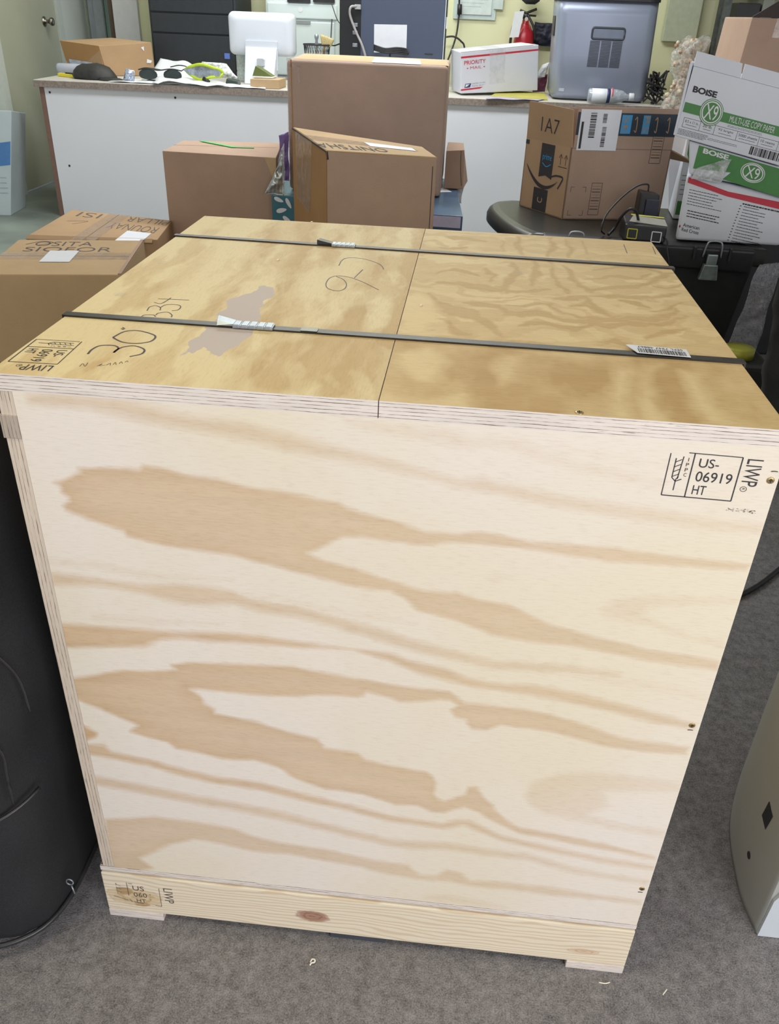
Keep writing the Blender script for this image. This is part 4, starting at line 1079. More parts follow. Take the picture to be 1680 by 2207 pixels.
# top white paper carton
TLm, TRm, BRm, BLm = (1.064, 1.109), (1.405, 1.046), (1.38, .820), (1.05, .889)
mc = thing('paper_carton', 'white copy paper carton with green stripe and round emblem, tilted on top of the stack', 'box', (1.2, 2.25, .85))
obj('carton_body', slab(((1.066, 1.075), (1.405, 1.012), (1.38, .820), (1.05, .889)), 2.07, 2.36, WC, .003), WC, mc)
obj('lid_flap', hexa(B(), [(1.066, 2.068, 1.075), (1.205, 2.068, 1.049), (1.205, 2.075, 1.049), (1.066, 2.075, 1.075)], [(1.072, 2.085, 1.112), (1.206, 2.085, 1.086), (1.206, 2.09, 1.086), (1.072, 2.09, 1.112)]), WC, mc)
obj('lid_flap', hexa(B(), [(1.208, 2.068, 1.0485), (1.405, 2.068, 1.012), (1.405, 2.075, 1.012), (1.208, 2.075, 1.0485)], [(1.214, 2.085, 1.085), (1.42, 2.085, 1.046), (1.42, 2.09, 1.046), (1.214, 2.09, 1.085)]), WC, mc)
obj('side_flap', hexa(B(), [(1.046, 2.066, .892), (1.052, 2.066, .891), (1.078, 2.16, .891), (1.072, 2.16, .892)], [(1.054, 2.066, 1.085), (1.062, 2.066, 1.082), (1.088, 2.16, 1.082), (1.080, 2.16, 1.085)]), WC, mc)
f = Face((1.066, 2.07, 1.075), (1.392, 2.07, 1.014), (1.05, 2.07, .889))
bg, bw, bk = B(), B(), B()
f.text(bk, 'BOiSE', .05, .255, .27, .345, bold=.045)
f.poly(bg, ((.015, .50), (1.0, .50), (1.0, .64), (.015, .64)), h=.0010)
x9(f, bg, bw, .265, .55, .098, .175)
f.text(bw, 'MULTI-USE COPY PAPER', .44, .525, .86, .615, h=.0018)
xs = (.045, .205, .345, .545, .745, .90, 1.0)[:]
f.stroke(bk, ((.045, .71), (.93, .71)), .001, curve=False); f.stroke(bk, ((.045, .845), (.93, .845)), .001, curve=False)
for x in (.045, .20, .335, .545, .75, .93, ): f.stroke(bk, ((x, .71), (x, .845)), .001, curve=False)
for x0_, x1_, s in ((.06, .185, '8.5 x 11 in.'), (.225, .315, '20 lb.'), (.37, .51, '92 bright'), (.56, .735, '5000 sheets'), (.77, .90, '10 reams')):
    f.text(bk, s, x0_, .735, x1_, .775); lines(f, bk, x0_+.01, .785, x1_-.01, .82, 1, .0012, 3, .1)
f.text(bk, 'OX9001', .945, .755, 1.06, .80); f.stroke(bk, ((.93, .71), (1.075, .71), (1.075, .845), (.93, .845)), .001, curve=False)
lines(f, bk, .02, .875, .30, .965, 5, .0012, 31, .2); lines(f, bk, .30, .90, .58, .94, 2, .001, 32, .3); lines(f, bk, .44, .655, .80, .69, 2, .0009, 33, .2)
barcode(f, bk, .70, .865, 1.0, .985, 7)
obj('green_print', bg, GREEN, mc); obj('white_lettering', bw, WHITE, mc); obj('black_print', bk, INK, mc)
# carton behind, seen at the left of the stack
oc = thing('paper_carton', 'green and white paper carton half hidden behind the stack on the tote', 'box', (1.2, 2.55, .58))
obj('carton_body', hexa(B(), [(1.185, 2.46, .577), (1.45, 2.44, .577), (1.45, 2.62, .577), (1.20, 2.62, .577)], [(1.18, 2.46, .885), (1.45, 2.44, .885), (1.45, 2.62, .885), (1.14, 2.62, .885)], bev=.004), WC, oc)
f = Face((1.18, 2.46, .885), (1.45, 2.44, .885), (1.185, 2.46, .577)); bm = B()
f.poly(bm, ((.02, .0), (1, .0), (1, .35), (.10, .42), (.03, .30)), h=.0012); f.quad(bm, .02, .80, 1, .95, h=.0012); obj('green_print', bm, GREEN, oc)
bm = lines(f, B(), .02, .5, .12, .75, 5, .002, 4); obj('small_print', bm, INKB, oc)
# tall brown carton behind it all, with open dark flap
tt = thing('storage_tote', 'plain black storage tote in the dark behind the white paper cartons', 'storage tote', (1.62, 2.9, 0))
obj('tote_body', hexa(B(), [(1.36, 2.74, 0), (1.9, 2.74, 0), (1.9, 3.1, 0), (1.36, 3.1, 0)], [(1.33, 2.70, .58), (1.94, 2.70, .58), (1.94, 3.14, .58), (1.33, 3.14, .58)], bev=.01), TOTE, tt)
obj('tote_lid', box(B(), 1.315, 2.69, .575, 1.955, 3.15, .618, bev=.01), TOTL, tt)
qc = thing('cardboard_carton', 'tall brown taped carton behind the white paper cartons', 'box', (1.45, 2.85, .62))
bq, tq = quad4((1.34, 2.72), (1.90, 2.72), (1.90, 3.1), (1.34, 3.1), .62, 1.205)
tq[0] = (1.375, 2.72, 1.205); tq[3] = (1.375, 3.1, 1.205)
obj('carton_body', hexa(B(), bq, tq, bev=.004), CARD, qc)
f = frontface(bq, tq); obj('packing_tape', f.quad(B(), .16, .0, .50, .10, h=.0012), TAPE, qc)
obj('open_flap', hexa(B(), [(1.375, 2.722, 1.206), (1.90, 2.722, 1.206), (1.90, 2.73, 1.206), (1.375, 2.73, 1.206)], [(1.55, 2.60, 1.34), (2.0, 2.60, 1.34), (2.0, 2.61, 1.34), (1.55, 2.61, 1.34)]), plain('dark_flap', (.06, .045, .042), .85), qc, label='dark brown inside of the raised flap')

# bubble wrap, yellow tape roll and dark bag right of the crate
bub = crumple('bubble_wrap', 'clear bubble wrap hanging down the right end of the black tote', 'bubble wrap', [(1.345, 2.03, .24), (1.44, 2.03, .20), (1.46, 2.05, .545), (1.385, 2.05, .53)], translucent('bubble_film', (.42, .43, .50), .55, .2, 1.0, 130), .03, 41, 30, .01)
prop(obj('case', box(B(), 1.20, 1.78, 0, 1.42, 1.96, .285, bev=.012), BLACKM), 'low black case on the carpet between the crate and the black tote', 'case')
bm = lathe(B(), [(.018, 0), (.046, 0), (.046, .03), (.018, .03)], (1.335, 1.87, .287), 32)
prop(obj('tape_roll', bm, plain('yellow_tape', (.42, .42, .05), .4, var=.1), None, True), 'yellow tape roll lying on the low black case right of the crate', 'tape roll')
BAGM = plain('black_bag_fabric', (.016, .017, .019), .72, var=.3, scale=500, bump=.15)
def loft(bm, secs, n=40, e=2.6):
    """stack of super-ellipse sections (cx, cy, rx, ry, z, [ex])"""
    rings = []
    for (cx, cy, rx, ry, z) in secs:
        ring = []
        for k in range(n):
            t = 2*math.pi*k/n; c, s = math.cos(t), math.sin(t)
            ring.append(bm.verts.new((cx + rx*math.copysign(abs(c)**(2/e), c), cy + ry*math.copysign(abs(s)**(2/e), s), z)))
        rings.append(ring)
    for q, w in zip(rings, rings[1:]):
        for k in range(n): bm.faces.new((q[k], q[(k+1) % n], w[(k+1) % n], w[k]))
    bm.faces.new(rings[0][::-1]); bm.faces.new(rings[-1])
    return bm
def wrinkle(bm, amp, sc, seed):
    from mathutils import noise as mn
    bm.normal_update()
    for v in bm.verts:
        p = v.co; w = mn.turbulence(Vector((p.x*sc, p.y*sc, p.z*sc*.6)) + Vector((seed, 0, 0)), 3, False) - .5
        q = v.co + v.normal*amp*w
        if q.z > .003 or p.z > .01: v.co = q
# big black fabric bag at the left of the crate
bag = thing('fabric_bag', 'large black fabric bag with piped seams standing left of the crate', 'bag', (-.28, .08, 0))
secs = []
prof = [(0, -.075), (.03, -.050), (.08, -.044), (.16, -.042), (.26, -.036), (.36, -.030), (.45, -.022), (.53, -.024), (.61, -.036), (.70, -.040), (.78, -.046), (.86, -.060), (.92, -.09), (.95, -.14)]
for z, xr in prof:
    xl = -.52; ry = .165 - (.02 if z < .02 else 0) - max(0, z-.8)*.3
    secs.append(((xr+xl)/2, .06, (xr-xl)/2, ry, z))
S2 = []
for a, c in zip(secs, secs[1:]):
    for k in range(4): S2.append(tuple(a[i]+(c[i]-a[i])*k/4 for i in range(5)))
S2.append(secs[-1])
bm = loft(B(), S2, 64, 3.2); wrinkle(bm, .014, 9, 3)
obj('bag_body', bm, BAGM, bag, True)
def onbag(z, t, off=.004, e=3.2):
    for a, c in zip(secs, secs[1:]):
        if a[4] <= z <= c[4]: k = (z-a[4])/(c[4]-a[4]); s = [a[i]+(c[i]-a[i])*k for i in range(5)]; break
    c_, s_ = math.cos(t), math.sin(t)
    return (s[0] + (s[2]+off)*math.copysign(abs(c_)**(2/e), c_), s[1] + (s[3]+off)*math.copysign(abs(s_)**(2/e), s_), z)
PIP = plain('black_piping', (.03, .031, .033), .3, var=.1)
bm = tube(B(), [onbag(.035 + .006*math.sin(i*.3), -2.2 + i*.09, -.002) for i in range(36)], .004); obj('seam_piping', bm, PIP, bag, True)
bm = tube(B(), [onbag(.25 + .05*(i/30)**1.5, -2.3 + i*.065, .0) for i in range(31)], .0025); obj('seam_piping', bm, PIP, bag, True)
bm = tube(B(), smooth_path([onbag(z, t, .005) for z, t in ((.31, -.62), (.36, -.625), (.40, -.63), (.43, -.72), (.45, -.85), (.47, -1.0))]), .0018); obj('seam_piping', bm, PIP, bag, True)
bm = tube(B(), smooth_path([onbag(z, t, .005) for z, t in ((.44, -.35), (.50, -.38), (.56, -.52), (.62, -.66), (.70, -.74), (.80, -.72), (.86, -.7))]), .0018); obj('seam_piping', bm, PIP, bag, True)
bm = B(); P0 = Vector(onbag(.10, -.28, .012))
tube(bm, [P0 + Vector((.005*math.cos(t), -.003, .006*math.sin(t))) for t in [i*.45 for i in range(15)]], .0010, 8)
tube(bm, [P0 + Vector((.002, -.004, -.007)), P0 + Vector((.006, -.007, -.020))], .0011, 6)
obj('zip_pull', bm, STEEL, bag, True, label='bright metal zip pull')

# pale moulded machine at the right edge
GREYM = plain('pale_grey_plastic', (.40, .40, .375), .45, var=.03, scale=8)
mach = thing('office_machine', 'pale grey moulded machine with curved side, cut by the right edge of the photo', 'machine', (1.15, .3, 0))
def foot(z):
    """left outline of the casing, front to back"""
    return [(.975, .085), (.968, .13), (.968, .172), (.976, .245), (.990, .30), (1.018, .366), (1.054, .435), (1.12, .52), (1.2, .58)]
bm = B(); rings = []
for z in (0, .01, .5, 1.02):  # casing carried up and right out of view to shade the carpet behind
    P = smooth_path([(x, y, z) for x, y in foot(z)], 5)
    P = [(p.x, p.y, z) for p in P] + [(1.75, .60, z), (1.75, .085, z)]
    rings.append([bm.verts.new(p) for p in P])
for q_, w_ in zip(rings, rings[1:]):
    n = len(q_)
    for k in range(n): bm.faces.new((q_[k], q_[(k+1) % n], w_[(k+1) % n], w_[k]))
bm.faces.new(rings[0][::-1]); bm.faces.new(rings[-1])
o = obj('casing', bm, GREYM, mach)
for p in o.data.polygons: p.use_smooth = abs(p.normal.z) < .9 and p.normal.x < -.25
FM = plain('machine_lit_front', (.62, .66, .70), .35, var=.02)  # paler than the casing: daylight on the front is put into the colour
bm = prism(B(), [(.976, .001), (1.5, .001), (1.5, .95), (1.03, .95), (1.012, .30), (.998, .14), (.978, .085)], .080, .088, axis='y')
for v in bm.verts: pass
obj('lit_front_face', bm, FM, mach, label='smooth front face with the daylight put into its paler colour')
bm = hexa(B(), [(.9665, .150, .155), (.9665, .172, .16), (.969, .172, .16), (.969, .150, .155)], [(.9665, .145, .19), (.9665, .168, .195), (.969, .168, .195), (.969, .145, .19)])
obj('side_badge', bm, BLACKP, mach)
bm = lathe(B(), [(.006, 0), (.006, .002)], (.9685, .165, .075), 12, M=Matrix.Rotation(-math.pi/2, 3, 'Y')); obj('side_hole', bm, BLACKP, mach)

# second dark bag behind, right of the crate
dark = crumple('dark_bag', 'black bag hanging in the shadow at the far right of the crate', 'bag', [(1.37, 1.60, .0), (1.70, 1.56, .0), (1.70, 1.56, .66), (1.285, 1.60, .64)], BAGM, .08, 51, 30, .02)
bm = tube(B(), smooth_path([(1.40, 1.2, .006), (1.22, 1.0, .006), (1.12, .95, .006), (1.02, 1.02, .006), (.9, 1.2, .006), (.86, 1.5, .006)]), .006)
prop(obj('floor_cable', bm, BLACKP, None, True), 'black cable lying on the carpet right of the crate', 'cable')

# litter on the carpet
def curl(name, label, cat, pts, r, mat): return prop(obj(name, tube(B(), smooth_path(pts), r, 6), mat, None, True), label, cat)
CH = plain('pale_shaving', (.85, .80, .68), .6)
curl('paper_scrap', 'tiny curled white scrap on the carpet before the crate', 'scrap', [(.312, -.041, .002), (.314, -.037, .004), (.318, -.038, .005), (.318, -.041, .004), (.314, -.042, .003), (.312, -.045, .002)], .0012, CH)
curl('wood_shaving', 'thin wood shaving on the carpet near the right foot of the crate', 'shaving', [(.726, -.021, .002), (.735, -.022, .003), (.742, -.019, .002)], .0008, CH)
curl('wood_shaving', 'tiny upright wood splinter on the carpet right of the crate foot', 'shaving', [(.815, -.028, .002), (.822, -.020, .003)], .0008, CH)

# ---------------------------------------------------------------- counter
ANG = math.atan2(.22, 3.6)
CO = Vector((-2.105, 4.475, 0)); ux = Vector((math.cos(ANG), math.sin(ANG), 0)); uy = Vector((-math.sin(ANG), math.cos(ANG), 0))
def CP(a, b_, z): return CO + ux*a + uy*b_ + up*z
def cbox(bm, a0, b0, z0, a1, b1, z1, bev=0):
    P = [(a0, b0), (a1, b0), (a1, b1), (a0, b1)]
    return hexa(bm, [CP(a, b_, z0) for a, b_ in P], [CP(a, b_, z1) for a, b_ in P], bev=bev)
COUNT = thing('counter', 'long white-fronted counter with a grey-brown top, across the back of the room', 'counter', tuple(CO))
LAM = plain('white_laminate', (.74, .745, .79), .35, var=.02, scale=2)
TOPM = plain('counter_top_beige', (.58, .55, .50), .4, var=.06, scale=8)
EDG = plain('counter_edge_brown', (.26, .21, .18), .7, var=.25, scale=90)
obj('front_panel', cbox(B(), .03, .02, 0, 3.95, .05, .728), LAM, COUNT)
obj('end_panel', cbox(B(), .0, .022, 0, .03, .74, .728), plain('end_panel_brown', (.20, .11, .085), .6), COUNT)
obj('inner_body', cbox(B(), .03, .05, .02, 3.95, .74, .728), plain('counter_body', (.3, .29, .27), .8), COUNT)
obj('counter_top', cbox(B(), -.02, .004, .732, 4.0, .79, .765, .003), TOPM, COUNT)
obj('top_edge', cbox(B(), -.02, -.004, .728, 4.0, .004, .762, .001), EDG, COUNT, label='worn grey-brown front edge')
for a, z in ((.06, .700), (.80, .700), (1.60, .69), (.11, .30), ):
    bm = lathe(B(), [(.006, 0), (.0065, .002), (.004, .003)], CP(a, .02, z), 12, M=Matrix.Rotation(math.pi/2 , 3, 'X')); obj('panel_screw', bm, BLACKM, COUNT)

# open carton on the left of the counter
b, t = [(-2.17, 5.08, .767), (-1.885, 4.95, .767), (-1.63, 5.15, .767), (-1.95, 5.26, .767)], [(-2.205, 5.08, .945), (-1.900, 4.95, .930), (-1.635, 5.15, .955), (-1.96, 5.32, .965)]
k1 = carton('cardboard_carton', 'brown carton with worn corners standing at the left end of the counter', b, t, CARD2)
f = Face(t[0], t[1], b[0]); obj('orange_side', f.quad(B(), 0, 0, 1, .62, h=.001), CARD3, k1)
bm = f.text(B(), '1', .28, .24, .32, .38); f.text(bm, 'A', .62, .24, .68, .38); f.quad(bm, .43, .2, .53, .42); obj('box_print', bm, INKB, k1)
bm = f.quad(B(), .1, .55, .70, .98, h=.004); bm2 = obj('print_sheet', bm, plain('bluish_print', (.42, .47, .56), .4, var=.25, scale=40), k1)
obj('print_sheet', f.quad(B(), .70, .58, 1.04, .98, h=.004), plain('cream_print', (.60, .58, .40), .5), k1)
g = Face(t[1], t[2], b[1]); bm = B()
g.poly(bm, ((.78, .15), (.84, .12), (.83, .28)), h=.001); g.poly(bm, ((.86, .55), (.95, .62), (.92, .70), (.84, .68)), h=.001); obj('peeled_patch', bm, WHITE, k1)
# roll, yellow tool, folded dark cap, sunglasses, wrapped foil, papers
bm = lathe(B(), [(.030, 0), (.032, .01), (.032, .15), (.026, .16)], (-2.16, 4.90, .798), 20, M=Matrix.Rotation(math.pi/2, 3, 'Y'))
prop(obj('paper_roll', bm, plain('roll_grey', (.38, .40, .46), .5), None, True), 'small grey-white roll lying at the left end of the counter', 'roll')
yt = thing('box_cutter', 'yellow cutter with dark slider lying left of the black cap on the counter', 'cutter', (-2.0, 4.70, .766))
obj('handle', hexa(B(), [(-2.105, 4.76, .765), (-1.93, 4.68, .765), (-1.925, 4.715, .765), (-2.10, 4.80, .765)], [(-2.105, 4.76, .785), (-1.93, 4.68, .782), (-1.925, 4.715, .782), (-2.10, 4.80, .785)], bev=.005), plain('bright_yellow', (.75, .62, .03), .4), yt)
obj('slider', hexa(B(), [(-2.05, 4.745, .784), (-1.98, 4.71, .784), (-1.975, 4.725, .784), (-2.045, 4.76, .784)], [(-2.05, 4.745, .791), (-1.98, 4.71, .791), (-1.975, 4.725, .791), (-2.045, 4.76, .791)], bev=.002), BLACKP, yt)
cap = thing('cap', 'black cap lying on the counter in front of the worn carton', 'cap', (-1.84, 4.70, .766))
CAPM = plain('black_cap', (.022, .02, .02), .6, var=.3, scale=60)
bm = loft(B(), [(-1.84, 4.70, .135, .09, .766), (-1.845, 4.70, .138, .09, .785), (-1.85, 4.705, .125, .085, .812), (-1.85, 4.71, .10, .07, .832), (-1.85, 4.715, .065, .045, .846), (-1.85, 4.715, .03, .02, .85)], 32, 2.2); wrinkle(bm, .008, 14, 2); obj('crown', bm, CAPM, cap, True)
bm = loft(B(), [(-1.72, 4.64, .075, .05, .766), (-1.72, 4.64, .075, .05, .771), (-1.73, 4.64, .06, .04, .779)], 24, 2.4); obj('peak', bm, CAPM, cap, True)
crumple('foil_scrap', 'crumpled clear foil packet right of the black cap on the counter', 'packet', [(-1.645, 4.63, .768), (-1.575, 4.63, .768), (-1.575, 4.63, .825), (-1.625, 4.63, .835)], plain('crinkled_film', (.42, .48, .60), .15, .5, var=.5, scale=120), .04, 61)
sg = thing('sunglasses', 'dark sunglasses lying on papers on the counter', 'sunglasses', (-1.44, 4.72, .80))
LENS = plain('dark_lens', (.04, .055, .055), .12, 0, var=.1)
for cx, dy in ((-1.50, 0), (-1.365, .04)):
    P = [(cx + .055*math.cos(t)*(1 - .12*math.sin(t)), .808 + .028*math.copysign(abs(math.sin(t))**.8, math.sin(t))) for t in [i*math.pi/10 for i in range(20)]]
    obj('lens', prism(B(), P, 4.66+dy, 4.665+dy, axis='y'), LENS, sg)
bm = tube(B(), smooth_path([(-1.555, 4.66, .83), (-1.50, 4.658, .838), (-1.44, 4.67, .83), (-1.37, 4.70, .838), (-1.31, 4.705, .83)]), .0035); tube(bm, smooth_path([(-1.555, 4.66, .83), (-1.54, 4.75, .835), (-1.48, 4.86, .82)]), .003); tube(bm, smooth_path([(-1.31, 4.705, .83), (-1.30, 4.78, .848), (-1.36, 4.82, .852), (-1.42, 4.84, .84)]), .003)
obj('frame', bm, BLACKP, sg, True)
def sheet(name, label, pts, mat, seed, amp=.010, cat='paper'):
    a, b_, c_, d = [Vector(p) for p in pts]; n = 14; bm = B(); rows = []
    from mathutils import noise as mn
    for j in range(n+1):
        row = []
        for i in range(n+1):
            u, v = i/n, j/n; p = (a*(1-u)+b_*u)*(1-v) + (d*(1-u)+c_*u)*v
            row.append(bm.verts.new(p + up*(.002 + amp*abs(mn.noise(Vector((p.x*9+seed, p.y*9, 0)))))))
        rows.append(row)
    for j in range(n):
        for i in range(n): bm.faces.new((rows[j][i], rows[j][i+1], rows[j+1][i+1], rows[j+1][i]))
    g = bmesh.ops.extrude_face_region(bm, geom=bm.faces[:])
    for v in [v for v in g['geom'] if isinstance(v, bmesh.types.BMVert)]: v.co.z += .0012
    o = obj(name, bm, mat, None, True); return prop(o, label, cat)
pz = .766
sheet('paper_sheet', 'white paper sheets lying right of the black cap on the counter', [(-1.70, 4.53, pz), (-1.42, 4.55, pz), (-1.40, 4.75, pz), (-1.66, 4.80, pz)], PAPER, 1, .006)
sheet('paper_sheet', 'crumpled white envelope overhanging the counter edge below the goggles', [(-1.42, 4.50, pz), (-.98, 4.53, pz), (-1.06, 4.70, pz+.012), (-1.44, 4.66, pz+.022)], PAPER, 2, .030)
sheet('paper_sheet', 'flat receipt in front of the white monitor stand', [(-.99, 4.54, pz), (-.77, 4.555, pz), (-.80, 4.70, pz), (-1.05, 4.72, pz)], PAPER, 3, .012)
sheet('paper_sheet', 'loose white sheet standing up in front of the black cabinet', [(-1.60, 4.95, pz), (-1.30, 4.90, pz), (-1.32, 5.02, .84), (-1.55, 5.05, .87)], PAPER, 4, .03)
sheet('paper_sheet', 'grey folded sheet under the sunglasses', [(-1.56, 4.70, pz), (-1.25, 4.68, pz), (-1.2, 4.86, pz), (-1.50, 4.90, pz)], plain('grey_paper', (.45, .48, .50), .6), 5, .03)
# goggles
gg = thing('safety_goggles', 'clear safety goggles with lime green rim on the counter', 'goggles', (-1.18, 4.72, .77))
rim = [(-1.285, 4.70, .838), (-1.24, 4.67, .858), (-1.17, 4.655, .872), (-1.10, 4.67, .856), (-1.062, 4.70, .838), (-1.07, 4.69, .815), (-1.12, 4.665, .808), (-1.165, 4.655, .795), (-1.20, 4.66, .795), (-1.25, 4.68, .815), (-1.285, 4.70, .838)]
obj('rim', tube(B(), smooth_path(rim), .008, 8), plain('lime_rim', (.48, .62, .02), .4), gg, True)
P = [(p[0], p[2]) for p in rim[:-1]]; bm = prism(B(), P, 4.668, 4.672, axis='y'); obj('lens', bm, translucent('goggle_lens', (.30, .34, .42), 1.0, .1, .2), gg)
crumple('strap_cover', None, None, [(-1.23, 4.76, .80), (-.99, 4.80, .80), (-1.06, 4.80, .873), (-1.20, 4.76, .882)], plain('white_pattern', (.60, .62, .60), .5, var=.5, scale=90), .04, 71, parent=gg)
obj('nose_piece', tube(B(), [(-1.165, 4.655, .80), (-1.13, 4.65, .78)], .012, 8), BLACKP, gg, True)
bm = hexa(B(), [(-1.06, 4.74, .766), (-.98, 4.74, .766), (-.98, 4.82, .766), (-1.06, 4.82, .766)], [(-1.05, 4.745, .80), (-.985, 4.745, .79), (-.985, 4.815, .79), (-1.05, 4.815, .80)], bev=.006)
prop(obj('tape_dispenser', bm, plain('dark_green_plastic', (.04, .06, .05), .4)), 'small dark green-black case right of the goggles on the counter', 'case')
bm = lathe(B(), [(.044, 0), (.046, .004), (.046, .05), (.043, .055), (.046, .06), (.046, .16), (.044, .165)], (-1.03, 5.10, .766), 28)
prop(obj('glass_jar', bm, translucent('ribbed_glass', (.60, .68, .66), 1.3, .1, .8, 120), None, True), 'clear ribbed glass jar left of the white monitor stand', 'jar')

# white monitor seen from behind
mon = thing('monitor', 'white monitor with rounded corners seen from behind, on the counter', 'monitor', (-.87, 5.0, .766))
MW = plain('monitor_white', (.68, .72, .80), .35, var=.02, scale=3)
def rrect(x0, z0, x1, z1, r, n=6):
    P = []
    for cx, cz, a in ((x1-r, z1-r, 0), (x0+r, z1-r, 90), (x0+r, z0+r, 180), (x1-r, z0+r, 270)):
        for k in range(n+1): t = math.radians(a + 90*k/n); P.append((cx + r*math.cos(t), cz + r*math.sin(t)))
    return P
bm = B(); P = rrect(-1.088, .914, -.682, 1.145, .03)
rings = []
for y, ins in ((5.06, 0.0), (5.02, .0), (4.99, .004), (4.975, .018), (4.968, .05)):
    cx, cz = -.885, 1.03
    rings.append([bm.verts.new((cx + (x-cx)*(1-ins/.2), y, cz + (z-cz)*(1-ins/.12))) for x, z in P])
for q_, w_ in zip(rings, rings[1:]):
    for k in range(len(P)): bm.faces.new((q_[k], q_[(k+1) % len(P)], w_[(k+1) % len(P)], w_[k]))
bm.faces.new(rings[0]); bm.faces.new(rings[-1])
obj('screen_back', bm, MW, mon, True)
bm = prism(B(), rrect(-.978, .84, -.780, .995, .004), 4.955, 4.97, axis='y')
obj('hinge_cover', bm, MW, mon)
obj('hinge_line', box(B(), -.978, 4.95, .957, -.780, 4.956, .962), plain('bright_line', (.85, .88, .92), .3), mon)
bm = hexa(B(), [(-.972, 4.86, .766), (-.792, 4.86, .766), (-.792, 5.0, .766), (-.972, 5.0, .766)], [(-.977, 4.945, .96), (-.782, 4.945, .96), (-.782, 4.965, .96), (-.977, 4.965, .96)], bev=.006)
obj('stand', bm, MW, mon)
bm = prism(B(), rrect(-.895, .865, -.850, .905, .008), 4.885, 4.925, axis='y'); obj('cable_hole', bm, plain('soft_grey', (.5, .53, .58), .3), mon)
bm = hexa(B(), [(-.87, 4.60, .766), (-.70, 4.60, .766), (-.70, 4.80, .766), (-.87, 4.80, .766)], [(-.87, 4.60, .812), (-.70, 4.60, .814), (-.70, 4.80, .814), (-.87, 4.80, .812)], bev=.002)
sb = thing('small_carton', 'small flat brown carton beside the tallest carton, on the counter edge', 'box', (-.79, 4.7, .766)); obj('carton_body', bm, CARDK, sb)
hz = thing('green_wedge', 'olive green wedge on a small white base, on top of the small flat carton', 'wedge', (-.79, 4.72, .815))
obj('wedge', prism(B(), [(-.875, .823), (-.755, .823), (-.80, .848), (-.855, .875)], 4.68, 4.76, axis='y'), plain('olive', (.12, .15, .04), .7), hz)
obj('base', box(B(), -.875, 4.665, .815, -.75, 4.775, .823, bev=.002), WHITE, hz)

# ---------------------------------------------------------------- things behind the counter
DESK = thing('desk', 'low grey desk hidden behind the counter', 'desk', (0, 5.55, 0))
obj('desk_top', box(B(), -1.08, 5.54, .72, .55, 5.88, .75, bev=.002), plain('desk_grey', (.4, .4, .4), .5), DESK)
for x in (-1.07, .49): obj('leg', box(B(), x, 5.56, 0, x+.05, 5.80, .72), BLACKM, DESK)
fr_ = thing('cabinet', 'black cabinet with a small blue sticker, left of the white monitor', 'cabinet', (-1.40, 5.6, 0))
CABM = plain('black_cabinet', (.022, .026, .032), .5, var=.1)
obj('cabinet_body', box(B(), -1.70, 5.345, .0, -1.13, 5.78, 1.9, bev=.006), CABM, fr_)
for z0, z1 in ((.80, 1.0), (1.01, 1.115), (1.125, 1.45)): obj('cabinet_door', box(B(), -1.685, 5.333, z0, -1.145, 5.341, z1, bev=.003), CABM, fr_)
obj('sticker', box(B(), -1.215, 5.330, .872, -1.180, 5.3335, .905), plain('blue_sticker', (.12, .20, .60), .4), fr_)
pr_ = thing('printer', 'white office printer behind the monitor, against the yellow wall', 'printer', (-.72, 5.65, .75))
PW = plain('printer_white', (.64, .72, .72), .35, var=.02, scale=4)
obj('printer_body', box(B(), -.98, 5.55, .752, -.49, 5.87, 1.40, bev=.008), PW, pr_)
obj('lower_panel', box(B(), -.955, 5.538, .78, -.52, 5.555, 1.10, bev=.006), PW, pr_)
obj('upper_panel', box(B(), -.965, 5.536, 1.115, -.505, 5.555, 1.20, bev=.006), PW, pr_)
bm = B(); box(bm, -.83, 5.528, 1.205, -.68, 5.551, 1.225); box(bm, -.66, 5.528, 1.21, -.52, 5.551, 1.23); obj('tray_slot', bm, BLACKM, pr_)
obj('tray_grip', box(B(), -.80, 5.532, 1.085, -.68, 5.540, 1.103), plain('grip_grey', (.25, .27, .28), .5), pr_)
bm = lathe(B(), [(.014, 0), (.014, .003)], (-.745, 5.537, 1.165), 20, M=Matrix.Rotation(math.pi/2, 3, 'X')); obj('badge', bm, WHITE, pr_)
# mesh pen cup with a brush
cup = thing('pen_cup', 'black wire mesh pen cup behind the tallest carton', 'cup', (-.545, 5.0, .766))
bm = B(); cc = Vector((-.545, 5.0, .766)); H_ = .222
for h, r in ((0, .062), (.05, .066), (.222, .080)): tube(bm, [cc + Vector((r*math.cos(t), r*math.sin(t), h)) for t in [i*math.pi/12 for i in range(25)]], .003 if h < .2 else .005, 6)
for k in range(30):
    t = k*math.pi/15; t2 = t + .5
    tube(bm, [cc + Vector((.062*math.cos(t), .062*math.sin(t), 0)), cc + Vector((.08*math.cos(t2), .08*math.sin(t2), H_))], .0012, 5); tube(bm, [cc + Vector((.062*math.cos(t), .062*math.sin(t), 0)), cc + Vector((.08*math.cos(t-.5), .08*math.sin(t-.5), H_))], .0012, 5)
lathe(bm, [(.06, 0), (.06, .003)], cc, 20)
obj('mesh', bm, BLACKM, cup)
bm = lathe(B(), [(.004, 0), (.004, .19), (.010, .215), (.007, .235), (.013, .25), (.013, .262), (.006, .27)], (-.545, 4.99, .775), 14)
prop(obj('pen', bm, STEEL, None, True), 'silver pen with a round top standing in the mesh cup', 'pen')
br = thing('brush', 'natural bristle brush standing in the mesh cup', 'brush', (-.50, 5.0, .775))
obj('brush_handle', tube(B(), [(-.52, 5.0, .775), (-.50, 5.0, .985)], .006), plain('wood_handle', (.4, .25, .1), .5), br)
